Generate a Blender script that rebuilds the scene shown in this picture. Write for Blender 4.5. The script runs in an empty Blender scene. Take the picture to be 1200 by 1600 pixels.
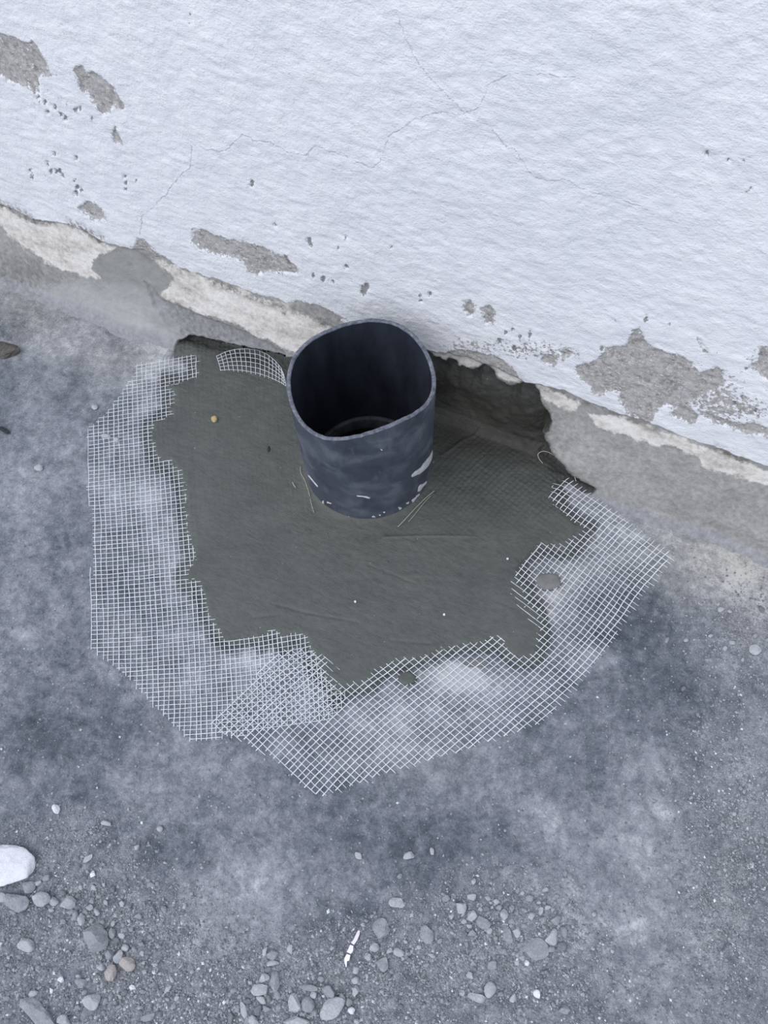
import bpy, bmesh, math
import numpy as np
from mathutils import Matrix, Vector

# ------------------------------------------------------------------ camera, sky, sun, exposure
SC = bpy.context.scene
COL = SC.collection
F = 1200.0                                # focal length in pixels of the 1200x1600 frame
CAM_H = 0.579                             # lens height above the roof slab (m)
_n = np.array([37, 620, 1200.0]); _n /= np.linalg.norm(_n); _U = -_n
_W = np.array([5101, 2018, 0.0]); _W[2] = -(_W[0]*_n[0] + _W[1]*_n[1])/_n[2]; _W /= np.linalg.norm(_W)
_Y = np.cross(_U, _W)
R = np.array([_W, _Y, _U])                # world = R @ (right, down, forward)
cam_data = bpy.data.cameras.new('camera')
cam = bpy.data.objects.new('camera', cam_data); COL.objects.link(cam)
cam_data.sensor_fit = 'VERTICAL'; cam_data.sensor_height = 32.0; cam_data.sensor_width = 24.0
cam_data.lens = 24.0; cam_data.clip_start = 0.01
m = Matrix.Identity(4)
for i in range(3):
    m[i][0] = R[i, 0]; m[i][1] = -R[i, 1]; m[i][2] = -R[i, 2]
m[0][3] = 0; m[1][3] = 0; m[2][3] = CAM_H
cam.matrix_world = m
SC.camera = cam

world = bpy.data.worlds.new('sky'); SC.world = world; world.use_nodes = True
wn = world.node_tree.nodes; wl = world.node_tree.links
bg = wn['Background']; bg.inputs['Strength'].default_value = 1.0
tc = wn.new('ShaderNodeTexCoord'); sx = wn.new('ShaderNodeSeparateXYZ'); mr = wn.new('ShaderNodeMapRange')
mixw = wn.new('ShaderNodeMix'); mixw.data_type = 'RGBA'
wl.new(tc.outputs['Generated'], sx.inputs[0]); wl.new(sx.outputs['Y'], mr.inputs['Value'])
mr.inputs['From Min'].default_value = -0.9; mr.inputs['From Max'].default_value = 0.9
wl.new(mr.outputs[0], mixw.inputs['Factor'])
mixw.inputs[6].default_value = (1.09, 1.13, 1.29, 1)      # open side of the sky, behind the lens
mixw.inputs[7].default_value = (0.57, 0.595, 0.68, 1)      # side closed by the building
wl.new(mixw.outputs[2], bg.inputs['Color'])

sun_d = bpy.data.lights.new('sun', 'SUN'); sun_d.energy = 1.35; sun_d.angle = math.radians(50)
sun_d.color = (1.02, 1.0, 1.04)
sun = bpy.data.objects.new('sun', sun_d); COL.objects.link(sun)
sun.rotation_euler = Vector((-0.42, -0.55, 0.9)).to_track_quat('Z', 'Y').to_euler()
sun.location = (-1, -1, 2)

vs = SC.view_settings
vs.view_transform = 'Standard'; vs.look = 'None'; vs.gamma = 1.0; vs.use_curve_mapping = False
vs.exposure = 0.0

# ------------------------------------------------------------------ projection helpers (photo trace -> real place)
def proj(P):
    P = np.asarray(P, float) - np.array([0, 0, CAM_H]); c = P @ R
    return np.stack([600 + F*c[..., 0]/c[..., 2], 800 + F*c[..., 1]/c[..., 2]], -1)
def rays(px):
    px = np.asarray(px, float)
    return np.stack([px[..., 0]-600, px[..., 1]-800, np.full(px.shape[:-1], F)], -1) @ R.T
def on_z(px, z=0.0):
    d = rays(px); t = (z-CAM_H)/d[..., 2]
    return np.stack([d[..., 0]*t, d[..., 1]*t, np.broadcast_to(z, t.shape)], -1)
def on_y(px, y):
    d = rays(px); t = y/d[..., 1]
    return np.stack([d[..., 0]*t, np.full(t.shape, y), CAM_H+d[..., 2]*t], -1)
PC = np.array([-0.17071, 0.30154]); PR = 0.055          # pipe centre and outer radius
def on_pipe(px, r=PR):
    d = rays(px); a = d[..., 0]**2 + d[..., 1]**2
    b = -2*(d[..., 0]*PC[0] + d[..., 1]*PC[1]); c = PC[0]**2 + PC[1]**2 - r*r
    t = (-b - np.sqrt(np.maximum(b*b - 4*a*c, 0)))/(2*a)
    th = np.arctan2(d[..., 1]*t - PC[1], d[..., 0]*t - PC[0])
    return th, CAM_H + d[..., 2]*t

# ------------------------------------------------------------------ numpy noise and distance fields
def _h(ix, iy, s):
    n = (ix.astype(np.int64)*374761393 + iy.astype(np.int64)*668265263 + s*974634777) & 0xffffffff
    n = ((n ^ (n >> 13))*1274126177) & 0xffffffff
    return ((n ^ (n >> 16)) & 0xffffff)/float(0xffffff)*2 - 1
def vn(x, y, s=0):
    x0 = np.floor(x); y0 = np.floor(y); fx = x-x0; fy = y-y0
    fx = fx*fx*(3-2*fx); fy = fy*fy*(3-2*fy)
    a = _h(x0, y0, s); b = _h(x0+1, y0, s); c = _h(x0, y0+1, s); d = _h(x0+1, y0+1, s)
    return (a*(1-fx)+b*fx)*(1-fy) + (c*(1-fx)+d*fx)*fy
def fbm(x, y, sc, oct=4, s=0, gain=0.5):
    t = 0; a = 1; n = 0
    for k in range(oct):
        t = t + a*vn(x*sc*(2**k)+17.3*k, y*sc*(2**k)-9.1*k, s+k); n += a; a *= gain
    return t/n
def sstep(a, b, x):
    t = np.clip((x-a)/(b-a), 0, 1); return t*t*(3-2*t)
def seg_dist(P, pts, closed):
    pts = np.asarray(pts, float); A = pts if closed else pts[:-1]; B = np.roll(pts, -1, 0) if closed else pts[1:]
    best = np.full(len(P), 1e9)
    for a, b in zip(A, B):
        ab = b-a; L = (ab@ab)+1e-12
        t = np.clip(((P-a)@ab)/L, 0, 1); dx = P[:, 0]-a[0]-t*ab[0]; dy = P[:, 1]-a[1]-t*ab[1]
        best = np.minimum(best, dx*dx+dy*dy)
    return np.sqrt(best)
def inside(P, pts):
    pts = np.asarray(pts, float); r = np.zeros(len(P), bool); x = P[:, 0]; y = P[:, 1]
    for (x0, y0), (x1, y1) in zip(pts, np.roll(pts, -1, 0)):
        if y0 == y1: continue
        c = ((y0 > y) != (y1 > y)) & (x < (x1-x0)*(y-y0)/(y1-y0)+x0); r ^= c
    return r
def sdf(P, pts, pad=60):                   # positive inside
    pts = np.asarray(pts, float); lo = pts.min(0)-pad; hi = pts.max(0)+pad
    out = np.full(len(P), -float(pad))
    k = np.where((P[:, 0] > lo[0]) & (P[:, 0] < hi[0]) & (P[:, 1] > lo[1]) & (P[:, 1] < hi[1]))[0]
    if len(k):
        Q = P[k]; d = seg_dist(Q, pts, True); s = np.where(inside(Q, pts), 1, -1); out[k] = np.maximum(d*s, -pad)
    return out
def pline(P, pts, pad=30):
    pts = np.asarray(pts, float); lo = pts.min(0)-pad; hi = pts.max(0)+pad
    out = np.full(len(P), float(pad))
    k = np.where((P[:, 0] > lo[0]) & (P[:, 0] < hi[0]) & (P[:, 1] > lo[1]) & (P[:, 1] < hi[1]))[0]
    if len(k): out[k] = np.minimum(seg_dist(P[k], pts, False), pad)
    return out
def blobs(P, lst):
    t = np.zeros(len(P))
    for cx, cy, rx, ry, a in lst:
        t += a*np.exp(-(((P[:, 0]-cx)/rx)**2 + ((P[:, 1]-cy)/ry)**2))
    return t

# ------------------------------------------------------------------ object helpers
def mesh_obj(name, V, Fc, mat=None, parent=None, smooth=True, attrs=None, mats=None, fmat=None):
    me = bpy.data.meshes.new(name)
    V = np.asarray(V, np.float32)
    if isinstance(Fc, np.ndarray):
        n, k = Fc.shape
        me.vertices.add(len(V)); me.vertices.foreach_set('co', V.ravel())
        me.loops.add(n*k); me.loops.foreach_set('vertex_index', Fc.astype(np.int32).ravel())
        me.polygons.add(n); me.polygons.foreach_set('loop_start', np.arange(0, n*k, k, dtype=np.int32))
        me.update(calc_edges=True); me.validate()
    else:
        me.from_pydata([tuple(map(float, v)) for v in V], [], [tuple(int(i) for i in f) for f in Fc])
    for a, val in (attrs or {}).items():
        at = me.attributes.new(a, 'FLOAT', 'POINT'); at.data.foreach_set('value', np.asarray(val, np.float32))
    for mm in (mats or ([mat] if mat else [])): me.materials.append(mm)
    if fmat is not None: me.polygons.foreach_set('material_index', np.asarray(fmat, np.int32))
    me.polygons.foreach_set('use_smooth', np.full(len(me.polygons), smooth))
    me.update()
    o = bpy.data.objects.new(name, me); COL.objects.link(o)
    if parent: o.parent = parent
    return o
def tag(o, label, cat, group=None, kind=None):
    o['label'] = label; o['category'] = cat
    if group: o['group'] = group
    if kind: o['kind'] = kind
    return o
def grid_faces(nx, ny, keep=None):
    i = np.arange(nx*ny).reshape(ny, nx)
    f = np.stack([i[:-1, :-1], i[:-1, 1:], i[1:, 1:], i[1:, :-1]], -1).reshape(-1, 4)
    if keep is not None: f = f[keep[f].all(1)]
    return f
def compact(V, Fc, attrs):
    used = np.zeros(len(V), bool); used[Fc.ravel()] = True
    idx = np.cumsum(used)-1
    return V[used], idx[Fc], {k: np.asarray(v)[used] for k, v in attrs.items()}
def ax(lo, f0, f1, hi, step, coarse=0.06):
    a = np.arange(lo, f0, coarse); b = np.arange(f0, f1, step); c = np.arange(f1, hi+coarse*.5, coarse)
    return np.concatenate([a, b, c])

# ------------------------------------------------------------------ material helpers
class MT:
    def __init__(s, name, rough=0.9, spec=0.3):
        s.m = bpy.data.materials.new(name); s.m.use_nodes = True
        s.t = s.m.node_tree; s.N = s.t.nodes; s.L = s.t.links
        s.b = s.N['Principled BSDF']; s.b.inputs['Roughness'].default_value = rough
        s.b.inputs['Specular IOR Level'].default_value = spec
        s.co = s.N.new('ShaderNodeTexCoord').outputs['Object']
    def noise(s, scale, det=4, rough=0.55, dist=0, stretch=None):
        n = s.N.new('ShaderNodeTexNoise'); n.inputs['Scale'].default_value = scale
        n.inputs['Detail'].default_value = det; n.inputs['Roughness'].default_value = rough
        n.inputs['Distortion'].default_value = dist
        if stretch:
            mp = s.N.new('ShaderNodeMapping'); mp.inputs['Scale'].default_value = stretch[:3]
            if len(stretch) > 3: mp.inputs['Rotation'].default_value = (0, 0, stretch[3])
            s.L.new(s.co, mp.inputs[0]); s.L.new(mp.outputs[0], n.inputs['Vector'])
        else: s.L.new(s.co, n.inputs['Vector'])
        return n.outputs['Fac']
    def attr(s, name):
        n = s.N.new('ShaderNodeAttribute'); n.attribute_name = name; return n.outputs['Fac']
    def math(s, op, a, b=None, c=None, clamp=False):
        n = s.N.new('ShaderNodeMath'); n.operation = op; n.use_clamp = clamp
        for i, v in enumerate((a, b, c)):
            if v is None: continue
            if isinstance(v, (int, float)): n.inputs[i].default_value = v
            else: s.L.new(v, n.inputs[i])
        return n.outputs[0]
    def rng(s, v, a, b, c=0.0, d=1.0, smooth=True):
        n = s.N.new('ShaderNodeMapRange'); n.interpolation_type = 'SMOOTHSTEP' if smooth else 'LINEAR'
        s.L.new(v, n.inputs['Value'])
        for k, x in zip(('From Min', 'From Max', 'To Min', 'To Max'), (a, b, c, d)): n.inputs[k].default_value = x
        return n.outputs[0]
    def ramp(s, v, stops):
        n = s.N.new('ShaderNodeValToRGB'); s.L.new(v, n.inputs[0]); e = n.color_ramp.elements
        while len(e) < len(stops): e.new(0.5)
        for el, (p, c) in zip(e, stops): el.position = p; el.color = (*c, 1)
        return n.outputs[0]
    def mix(s, f, a, b, blend='MIX'):
        n = s.N.new('ShaderNodeMix'); n.data_type = 'RGBA'; n.blend_type = blend
        for i, v in ((0, f), (6, a), (7, b)):
            if isinstance(v, (int, float)): n.inputs[i].default_value = v
            elif isinstance(v, tuple): n.inputs[i].default_value = (*v, 1)
            else: s.L.new(v, n.inputs[i])
        return n.outputs[2]
    def color(s, c):
        if isinstance(c, tuple): s.b.inputs['Base Color'].default_value = (*c, 1)
        else: s.L.new(c, s.b.inputs['Base Color'])
    def bump(s, h, strength, dist):
        n = s.N.new('ShaderNodeBump'); n.inputs['Strength'].default_value = strength
        n.inputs['Distance'].default_value = dist; s.L.new(h, n.inputs['Height'])
        prev = s.b.inputs['Normal'].links
        if prev: s.L.new(prev[0].from_socket, n.inputs['Normal'])
        s.L.new(n.outputs[0], s.b.inputs['Normal'])

# ------------------------------------------------------------------ traced outlines (photo pixels)
MORTAR = [(273,540),(278,533),(292,528),(312,530),(350,540),(400,551),(445,560),(480,560),(540,535),(600,530),(655,540),(676,557),(688,560),(695,566),(704,561),(714,563),(717,575),(722,571),(733,576),(742,580),(749,573),(757,570),(766,573),(773,582),(776,592),(788,598),(797,604),(806,600),(820,599),(833,603),(840,612),(842,625),(850,638),(857,648),(859,660),(855,671),(848,675),(852,688),(858,700),(868,716),(882,733),(900,750),(918,757),(930,765),(922,769),(905,765),(893,757),(880,752),(877,762),(885,772),(880,786),(890,800),(902,808),(918,812),(927,822),(922,838),(908,850),(900,862),(885,870),(868,866),(850,864),(836,868),(822,880),(820,895),(824,908),(833,918),(836,932),(848,945),(853,965),(857,985),(852,1008),(845,1026),(830,1037),(812,1041),(798,1035),(787,1022),(777,1010),(768,1006),(760,1016),(742,1014),(722,1017),(700,1024),(680,1030),(655,1040),(630,1044),(612,1050),(595,1060),(583,1078),(565,1082),(547,1083),(536,1090),(528,1106),(519,1106),(515,1080),(500,1063),(487,1050),(480,1030),(470,1007),(462,1003),(448,1018),(436,1016),(428,1000),(415,1004),(408,1014),(395,1004),(372,1010),(352,1014),(340,1007),(328,988),(318,968),(312,943),(303,922),(287,918),(277,903),(286,885),(296,872),(290,852),(284,815),(282,777),(274,748),(262,735),(243,729),(236,712),(227,687),(229,662),(246,652),(260,643),(263,627),(256,606),(257,588),(275,592),(297,586),(300,566),(285,556),(273,553)]
MESH_A = [(213,569),(262,560),(305,553),(330,600),(330,800),(350,900),(420,960),(500,1000),(540,1085),(532,1116),(515,1122),(450,1135),(366,1152),(340,1157),(298,1161),(275,1138),(240,1105),(196,1057),(142,1015),(141,930),(145,860),(143,795),(137,770),(136,680),(140,668),(165,645),(190,612),(212,585)]
MESH_B = [(324,1134),(365,1090),(400,1052),(428,1022),(470,1010),(520,1030),(600,1030),(700,990),(790,990),(800,900),(850,840),(860,760),(885,748),(920,770),(985,818),(1053,871),(1048,884),(1005,936),(990,956),(960,1000),(915,1062),(880,1100),(850,1130),(800,1148),(740,1168),(680,1188),(600,1212),(540,1235),(500,1248),(455,1211),(420,1180),(395,1172),(372,1154),(345,1146)]

# ------------------------------------------------------------------ glass fibre weave: woven coordinates on the slab
_anc = [((0,0),(142,1013)),((0,12),(142,930)),((0,34),(144,791)),((0,45),(137,723)),((0,52),(137,682)),((12,67),(230,588)),((19,0),(302,1000)),((22,0),(326,997)),((17,34),(275,776)),((14,45),(245,712)),((12,-12),(247,1090)),((19,-12),(305,1083)),((29,-12),(383,1073)),((19,-22),(308,1157)),((29,-22),(386,1146)),((34,0),(420,990)),((12,0),(247,1005)),((10,69),(216,580)),((22,69),(299,560)),((12,34),(237,779)),((12,12),(243,922))]
_au = np.array([a[0] for a in _anc], float)/30; _ap = on_z(np.array([a[1] for a in _anc], float), 0.002)[:, :2]
def _mono(u, v): return np.stack([np.ones_like(u), u, v, u*v, u*u, v*v, v**3], -1)
_cA = np.linalg.lstsq(_mono(_au[:, 0], _au[:, 1]), _ap, rcond=None)[0]
def weaveA(u, v): return _mono(np.asarray(u, float)/30, np.asarray(v, float)/30) @ _cA
_mA = _ap.mean(0)
_iA = np.linalg.lstsq(_mono((_ap[:, 0]-_mA[0])*8, (_ap[:, 1]-_mA[1])*8), _au*30, rcond=None)[0]
def unweaveA(x, y):
    q = _mono((x-_mA[0])*8, (y-_mA[1])*8) @ _iA; return q[..., 0], q[..., 1]
SB = 0.00437
_OB = on_z(np.array([500., 1247.]), 0.002)[:2]
_su = np.arange(-60, 110)*1.0
_thk = np.interp(_su*SB, [-.2, 0.0, .04, .09, .15, .19, .235, .268, .29, .40], [71, 71, 68, 63, 62.5, 67, 74, 76, 70, 55])
_cx = np.concatenate([[0], np.cumsum(np.cos(np.radians(_thk[:-1]))*SB)]); _cy = np.concatenate([[0], np.cumsum(np.sin(np.radians(_thk[:-1]))*SB)])
_k0 = 60; _cx -= _cx[_k0]; _cy -= _cy[_k0]
_NB = np.array([math.cos(math.radians(-16)), math.sin(math.radians(-16))]); _MB = np.array([-_NB[1], _NB[0]])
def weaveB(u, v):                          # u runs along the long strands, v counts them
    u = np.asarray(u, float); v = np.asarray(v, float)
    return np.stack([_OB[0]+np.interp(u, _su, _cx)+v*SB*_NB[0], _OB[1]+np.interp(u, _su, _cy)+v*SB*_NB[1]], -1)
def unweaveB(x, y):
    mm = (x-_OB[0])*_MB[0] + (y-_OB[1])*_MB[1]
    u = np.interp(mm, _cx*_MB[0]+_cy*_MB[1], _su)
    v = ((x-_OB[0]-np.interp(u, _su, _cx))*_NB[0] + (y-_OB[1]-np.interp(u, _su, _cy))*_NB[1])/SB
    return u, v

# ================================================================== STRUCTURE: floor
FX = ax(-1.9, -0.66, 0.32, 1.9, 0.0013); FY = np.concatenate([np.arange(-1.6, -0.22, 0.06), np.arange(-0.22, 0.41, 0.0013)])
gx, gy = np.meshgrid(FX, FY); X = gx.ravel(); Y = gy.ravel()
Z = 0.0009*fbm(X, Y, 14, 3, 5) + 0.0006*fbm(X, Y, 70, 3, 9) + 0.00025*fbm(X, Y, 260, 2, 12)
Z += 0.0012*np.maximum(0, fbm(X, Y, 40, 4, 21))*sstep(0.17, 0.02, Y)
Z += 0.0006*fbm(X, Y, 330, 2, 25)*sstep(0.16, 0.05, Y)
P2 = proj(np.stack([X, Y, 0*X], -1))
infr = (P2[:, 0] > -150) & (P2[:, 0] < 1350) & (P2[:, 1] > 300) & (P2[:, 1] < 1800)
FLOOR_BLOBS = [
 (100,1140,110,55,-.26),(210,1110,60,45,-.16),(60,1170,80,50,-.08),(255,1320,80,32,-.26),(300,1350,45,22,-.15),(130,620,60,35,-.10),(80,590,60,30,-.12),
 (960,965,80,55,-.26),(1010,1030,70,75,-.22),(1075,1110,55,65,-.16),(870,1180,70,50,-.13),(930,1110,60,60,-.10),(940,1250,60,30,-.10),(640,1345,80,50,-.22),(560,1240,90,30,-.10),(480,1290,90,30,-.12),(420,1215,60,25,-.10),
 (560,1435,40,30,-.25),(130,1230,120,30,-.12),(30,1070,50,40,-.04),(40,1480,60,60,-.10),(60,1590,80,50,-.10),(20,1320,50,30,-.12),(700,1310,60,30,-.10),(600,1330,60,30,-.12),
 (30,900,70,110,.07),(40,740,60,60,.10),(110,700,30,60,.07),(60,640,40,30,.05),(370,1385,70,70,.16),(310,1470,35,60,.14),(520,1510,45,20,.12),(600,1190,50,18,-.04),(270,1200,120,25,.06),(110,1160,20,14,.10),
 (960,1400,120,160,.12),(1000,1560,80,60,.05),(830,1370,60,40,.12),(1140,900,80,60,.14),(1180,1200,60,120,.09),(1140,1420,80,100,.06),(915,1032,38,25,.30),(1010,1330,60,90,.08),(1180,970,40,30,.08),(700,1230,90,30,.06),(800,1230,60,40,.05),
 (178,770,34,30,.25),(232,780,26,40,.42),(262,850,22,60,.32),(215,640,22,40,.22),(195,700,30,16,.15),(190,840,34,25,-.06),(200,915,34,28,-.26),(280,900,16,30,.20),(300,990,30,60,.16),(395,1035,55,22,.42),(250,990,40,50,.02),(330,1090,60,60,.10),(215,1000,16,16,.18),
 (455,1095,60,40,.22),(540,1120,50,24,.18),(600,1130,50,40,.18),(700,1055,38,24,.50),(740,1065,34,22,.52),(660,1120,50,30,.12),(820,1060,40,28,.16),(870,930,28,40,.36),(850,955,20,30,.25),(905,900,34,26,.20),(480,1190,60,40,-.06),(760,1120,50,26,.06),(940,860,40,50,.10),(1000,880,30,20,.08),(620,1185,60,26,.20),(545,1195,50,20,.10),(900,1000,30,40,.10),(690,1170,50,16,.12),
 (1080,880,60,34,.14),(1130,830,70,40,.10),(170,590,60,35,.16),(250,560,60,30,.2),(80,540,60,30,.14),(1000,830,60,40,.14),(1180,900,60,50,.14),(930,800,50,30,.14)]
tone = 0.51 + blobs(P2, [(a, b, c_, d_, e_*(.72 if e_ < 0 else 1)) for a, b, c_, d_, e_ in FLOOR_BLOBS])
tone += 0.12*fbm(P2[:, 0], P2[:, 1], 1/85., 3, 40) + 0.20*fbm(P2[:, 0], P2[:, 1], 1/30., 4, 41, 0.7)
tone += .13*sstep(.285, .345, Y)*(Y > 0)
damp_f = sstep(-15, -1, sdf(P2, MORTAR, 30) + 3.5*vn(P2[:, 0]/6, P2[:, 1]/6, 44) + 2*vn(P2[:, 0]/2.5, P2[:, 1]/2.5, 45))
warm = np.clip(blobs(P2, [(1150,870,170,75,1.0),(1180,980,60,60,.3),(840,920,60,60,.5),(700,1050,60,25,.35),(200,560,120,40,.5),(40,480,90,50,.8),(180,1510,40,30,.3),(1150,1400,120,200,.25),(640,1170,90,50,.2)]), 0, 1)
ROUGH = blobs(P2, [(120,1450,230,140,1),(450,1550,200,70,1),(760,1480,190,110,1),(1150,1350,90,330,.9),(1150,990,60,60,.7),(30,510,60,30,.9),(650,1500,200,90,.6),(100,1300,120,60,.6)])
r = np.hypot(X-PC[0], Y-PC[1])
keep = r > 0.0522
fc = grid_faces(len(FX), len(FY), keep)
V = np.stack([X, Y, Z], -1)
V, fc, at = compact(V, fc, dict(damp=damp_f, tone=np.where(infr, tone, .5), warm=np.where(infr, warm, 0), rough=np.where(infr, np.clip(ROUGH, 0, 1), .5)))
M = MT('roof_concrete', 0.93, 0.25)
n1 = M.noise(50, 7, .68, .6); n2 = M.noise(135, 7, .74, .3); n3 = M.noise(650, 3, .7); n4 = M.noise(1700, 2, .6)
t = M.math('ADD', M.attr('tone'), M.math('MULTIPLY', M.math('SUBTRACT', n1, .5), .70))
t = M.math('ADD', t, M.math('MULTIPLY', M.math('SUBTRACT', n2, .5), .95))
t = M.math('ADD', t, M.math('MULTIPLY', M.math('SUBTRACT', n3, .5), .55))
t = M.math('ADD', t, M.math('MULTIPLY', M.math('MULTIPLY', M.math('SUBTRACT', n4, .5), 1.3), M.rng(M.attr('rough'), 0, 1, .2, 1)))
c = M.ramp(t, [(0.0, (.050, .058, .072)), (.25, (.092, .106, .128)), (.5, (.180, .196, .222)), (.75, (.300, .318, .345)), (1.0, (.50, .52, .55))])
crust = M.rng(M.math('ADD', M.noise(85, 9, .80, .4), M.math('MULTIPLY', M.attr('tone'), -.12)), .49, .56)
c = M.mix(M.math('MULTIPLY', crust, .34), c, (.075, .086, .105))
haze = M.rng(M.noise(110, 9, .80, .5), .56, .64)
c = M.mix(M.math('MULTIPLY', haze, .30), c, (.38, .40, .43))
c = M.mix(M.math('MULTIPLY', M.attr('warm'), .75), c, M.mix(1.0, c, (1.10, 1.03, .86), 'MULTIPLY'))
c = M.mix(M.math('MULTIPLY', M.attr('damp'), .80), c, (.050, .056, .054))
speck = M.rng(M.noise(420, 2, .5), .70, .74); c = M.mix(M.math('MULTIPLY', speck, .5), c, (.62, .64, .68))
pit = M.rng(M.noise(260, 2, .5), .30, .26); c = M.mix(M.math('MULTIPLY', pit, .55), c, (.05, .055, .065))
M.color(c)
M.bump(M.math('ADD', n3, M.math('MULTIPLY', n2, 1.2)), .6, .0011)
M.bump(n4, .5, .0004)
floor = mesh_obj('floor', V, fc, M.m, attrs=at)
floor['kind'] = 'structure'; floor['label'] = 'blue grey concrete roof slab, blotched and dusty'

# ================================================================== STRUCTURE: white plastered wall
YW = 0.3765
edge_px = np.array([(-260,226),(-100,282),(0,318),(28,330),(50,342),(75,345),(108,350),(133,360),(160,378),(188,386),(225,392),(262,412),(300,428),(335,437),(372,450),(405,462),(440,474),(475,487),(520,503),(560,516),(600,527),(640,540),(672,548),(700,553),(730,560),(765,572),(800,588),(818,597),(845,601),(880,610),(915,628),(950,640),(1000,656),(1040,670),(1068,683),(1100,694),(1150,710),(1200,729),(1300,765),(1400,800)], float)
ew = on_y(edge_px, YW)
WX = ax(-1.9, -0.66, 0.20, 1.9, 0.0010)
ze = np.interp(WX, ew[:, 0], ew[:, 2]); ze += 0.0011*fbm(WX, 0*WX, 130, 3, 3) + 0.0006*vn(WX*420, 0*WX, 7)
zs = np.concatenate([np.arange(0, .335, .0010), np.arange(.335, 1.1, .05)])
gx, gs = np.meshgrid(WX, zs); X = gx.ravel(); Zw = (gs + np.where(gs < .335, ze[None]*(1-np.clip(gs/.335, 0, 1)) + 0.08*np.clip(gs/.335, 0, 1), .08)).ravel()
pw = proj(np.stack([X, np.full_like(X, YW), Zw], -1))
lump = 0.0011*fbm(X, Zw, 28, 4, 60) + 0.0005*fbm(X*1.0, Zw*2.2, 110, 3, 66)
PEEL = [
 [(-10,48),(0,52),(25,60),(40,68),(52,62),(64,80),(72,95),(78,112),(88,119),(66,118),(60,122),(62,148),(52,143),(40,133),(25,133),(12,128),(0,118),(-10,118)],
 [(114,108),(128,100),(135,112),(150,112),(164,124),(178,136),(184,150),(196,168),(190,175),(178,163),(170,178),(158,182),(150,165),(140,155),(124,138),(123,122)],
 [(300,358),(316,357),(335,368),(360,374),(385,380),(410,386),(440,400),(458,412),(468,422),(462,430),(440,428),(420,425),(400,430),(388,422),(378,410),(362,402),(345,400),(330,395),(312,388),(300,378)],
 [(987,517),(1000,511),(1006,525),(1013,540),(1040,550),(1067,557),(1083,570),(1093,583),(1108,578),(1120,575),(1131,580),(1128,597),(1120,613),(1106,612),(1093,617),(1077,630),(1082,640),(1091,650),(1089,660),(1077,663),(1060,655),(1047,648),(1057,640),(1040,633),(1030,640),(1020,652),(1017,663),(1006,662),(990,652),(975,640),(966,627),(967,615),(953,610),(947,613),(940,618),(925,614),(917,597),(905,590),(897,583),(897,573),(933,563),(945,545),(962,541),(978,540)],
 [(724,470),(735,468),(742,480),(741,493),(732,497),(724,488)],
 [(752,482),(760,477),(768,479),(774,490),(772,506),(758,508),(753,497)],
 [(1088,525),(1094,531),(1100,541),(1106,550),(1100,554),(1092,546)],
 [(1183,562),(1186,545),(1215,538),(1215,600),(1195,592),(1185,583),(1170,572),(1171,562)],
 [(868,549),(880,544),(892,549),(900,556),(888,560),(873,556)],
 [(842,563),(852,554),(862,556),(872,563),(868,572),(850,568)],
 [(133,316),(140,314),(152,322),(162,334),(165,343),(150,346),(136,336),(118,326),(126,322)],
 [(176,198),(181,197),(186,212),(191,225),(176,223)],
 [(690,556),(698,549),(715,546),(742,550),(765,556),(786,562),(800,572),(809,586),(822,600),(800,596),(775,585),(745,572),(715,560)],
 [(1092,642),(1120,652),(1150,660),(1180,662),(1200,668),(1230,676),(1230,688),(1200,681),(1160,674),(1120,663),(1098,655)],
 [(205,393),(216,372),(232,380),(240,392),(262,405),(275,415),(250,410),(225,398)],
 [(473,485),(505,498),(540,500),(520,488),(500,478),(480,474),(462,470),(455,478)],
]
peel = np.full(len(X), -60.0)
for q in PEEL: peel = np.maximum(peel, sdf(pw, q))
peel2 = np.full(len(X), -60.0)                     # tiny flakes and chips
for cx, cy, a in [(568,454,6),(572,448,5),(540,417,3.5),(483,375,3.5),(486,382,3),(447,402,3),(450,408,3.5),(392,290,3),(393,285,2.5),(297,22,2.2),(295,38,2.4),(88,268,3),(85,240,2.5),(47,266,2.5),(50,275,2.5),(74,256,3),(80,268,3.5),(92,268,3.5),(98,274,3),(116,283,3),(120,292,3.5),(118,303,3),(126,298,2.5),(195,276,3),(197,285,2.5),(212,283,2.5),(197,296,2),(102,185,3.5),(95,178,3),(86,168,2.5),(118,172,3),(125,170,2.5),(60,152,3),(70,160,3),(75,175,3),(1104,240,3.6),(1137,250,2.6),(1162,251,2.4),(1172,296,2.5),(1166,302,2),(657,470,2.5),(672,459,3),(470,480,3),(657,462,2),(671,312,0),(611,387,2),(540,372,2),(528,388,1.5),(860,547,3),(850,540,2.5),(780,533,4),(803,545,4),(828,523,3.5),(790,520,3),(800,515,3),(812,527,3),(822,545,3),(940,545,3),(1010,497,3),(1008,500,3),(1046,507,2.5),(1160,620,3),(1148,630,4),(1180,640,3.5),(1186,647,3),(1075,577,2),(1165,577,2),(1188,556,3),(960,500,2),(490,430,3),(505,436,3.5),(520,440,2.5),(430,352,2),(445,400,2.5),(144,185,2.4),(119,246,2.4)]:
    k = np.where((abs(pw[:, 0]-cx) < 25) & (abs(pw[:, 1]-cy) < 25))[0]
    peel2[k] = np.maximum(peel2[k], a - np.hypot((pw[k, 0]-cx)*1.0, (pw[k, 1]-cy)*.75) + 1.6*vn(pw[k, 0]/2.5, pw[k, 1]/2.5, 5))
dens = blobs(pw, [(1150,640,70,26,1.0),(1060,600,90,45,.55),(800,545,60,22,.8),(870,555,40,18,.7),(80,160,45,25,.45),(960,570,40,30,.7),(1110,600,40,30,.6),(520,440,50,12,.5),(450,400,30,12,.5),(380,365,80,14,.1),(90,270,40,30,.35),(720,540,40,14,.7),(1185,560,30,40,.5),(480,478,50,10,.6),(690,470,40,20,.25),(100,330,40,20,.3)])
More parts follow.
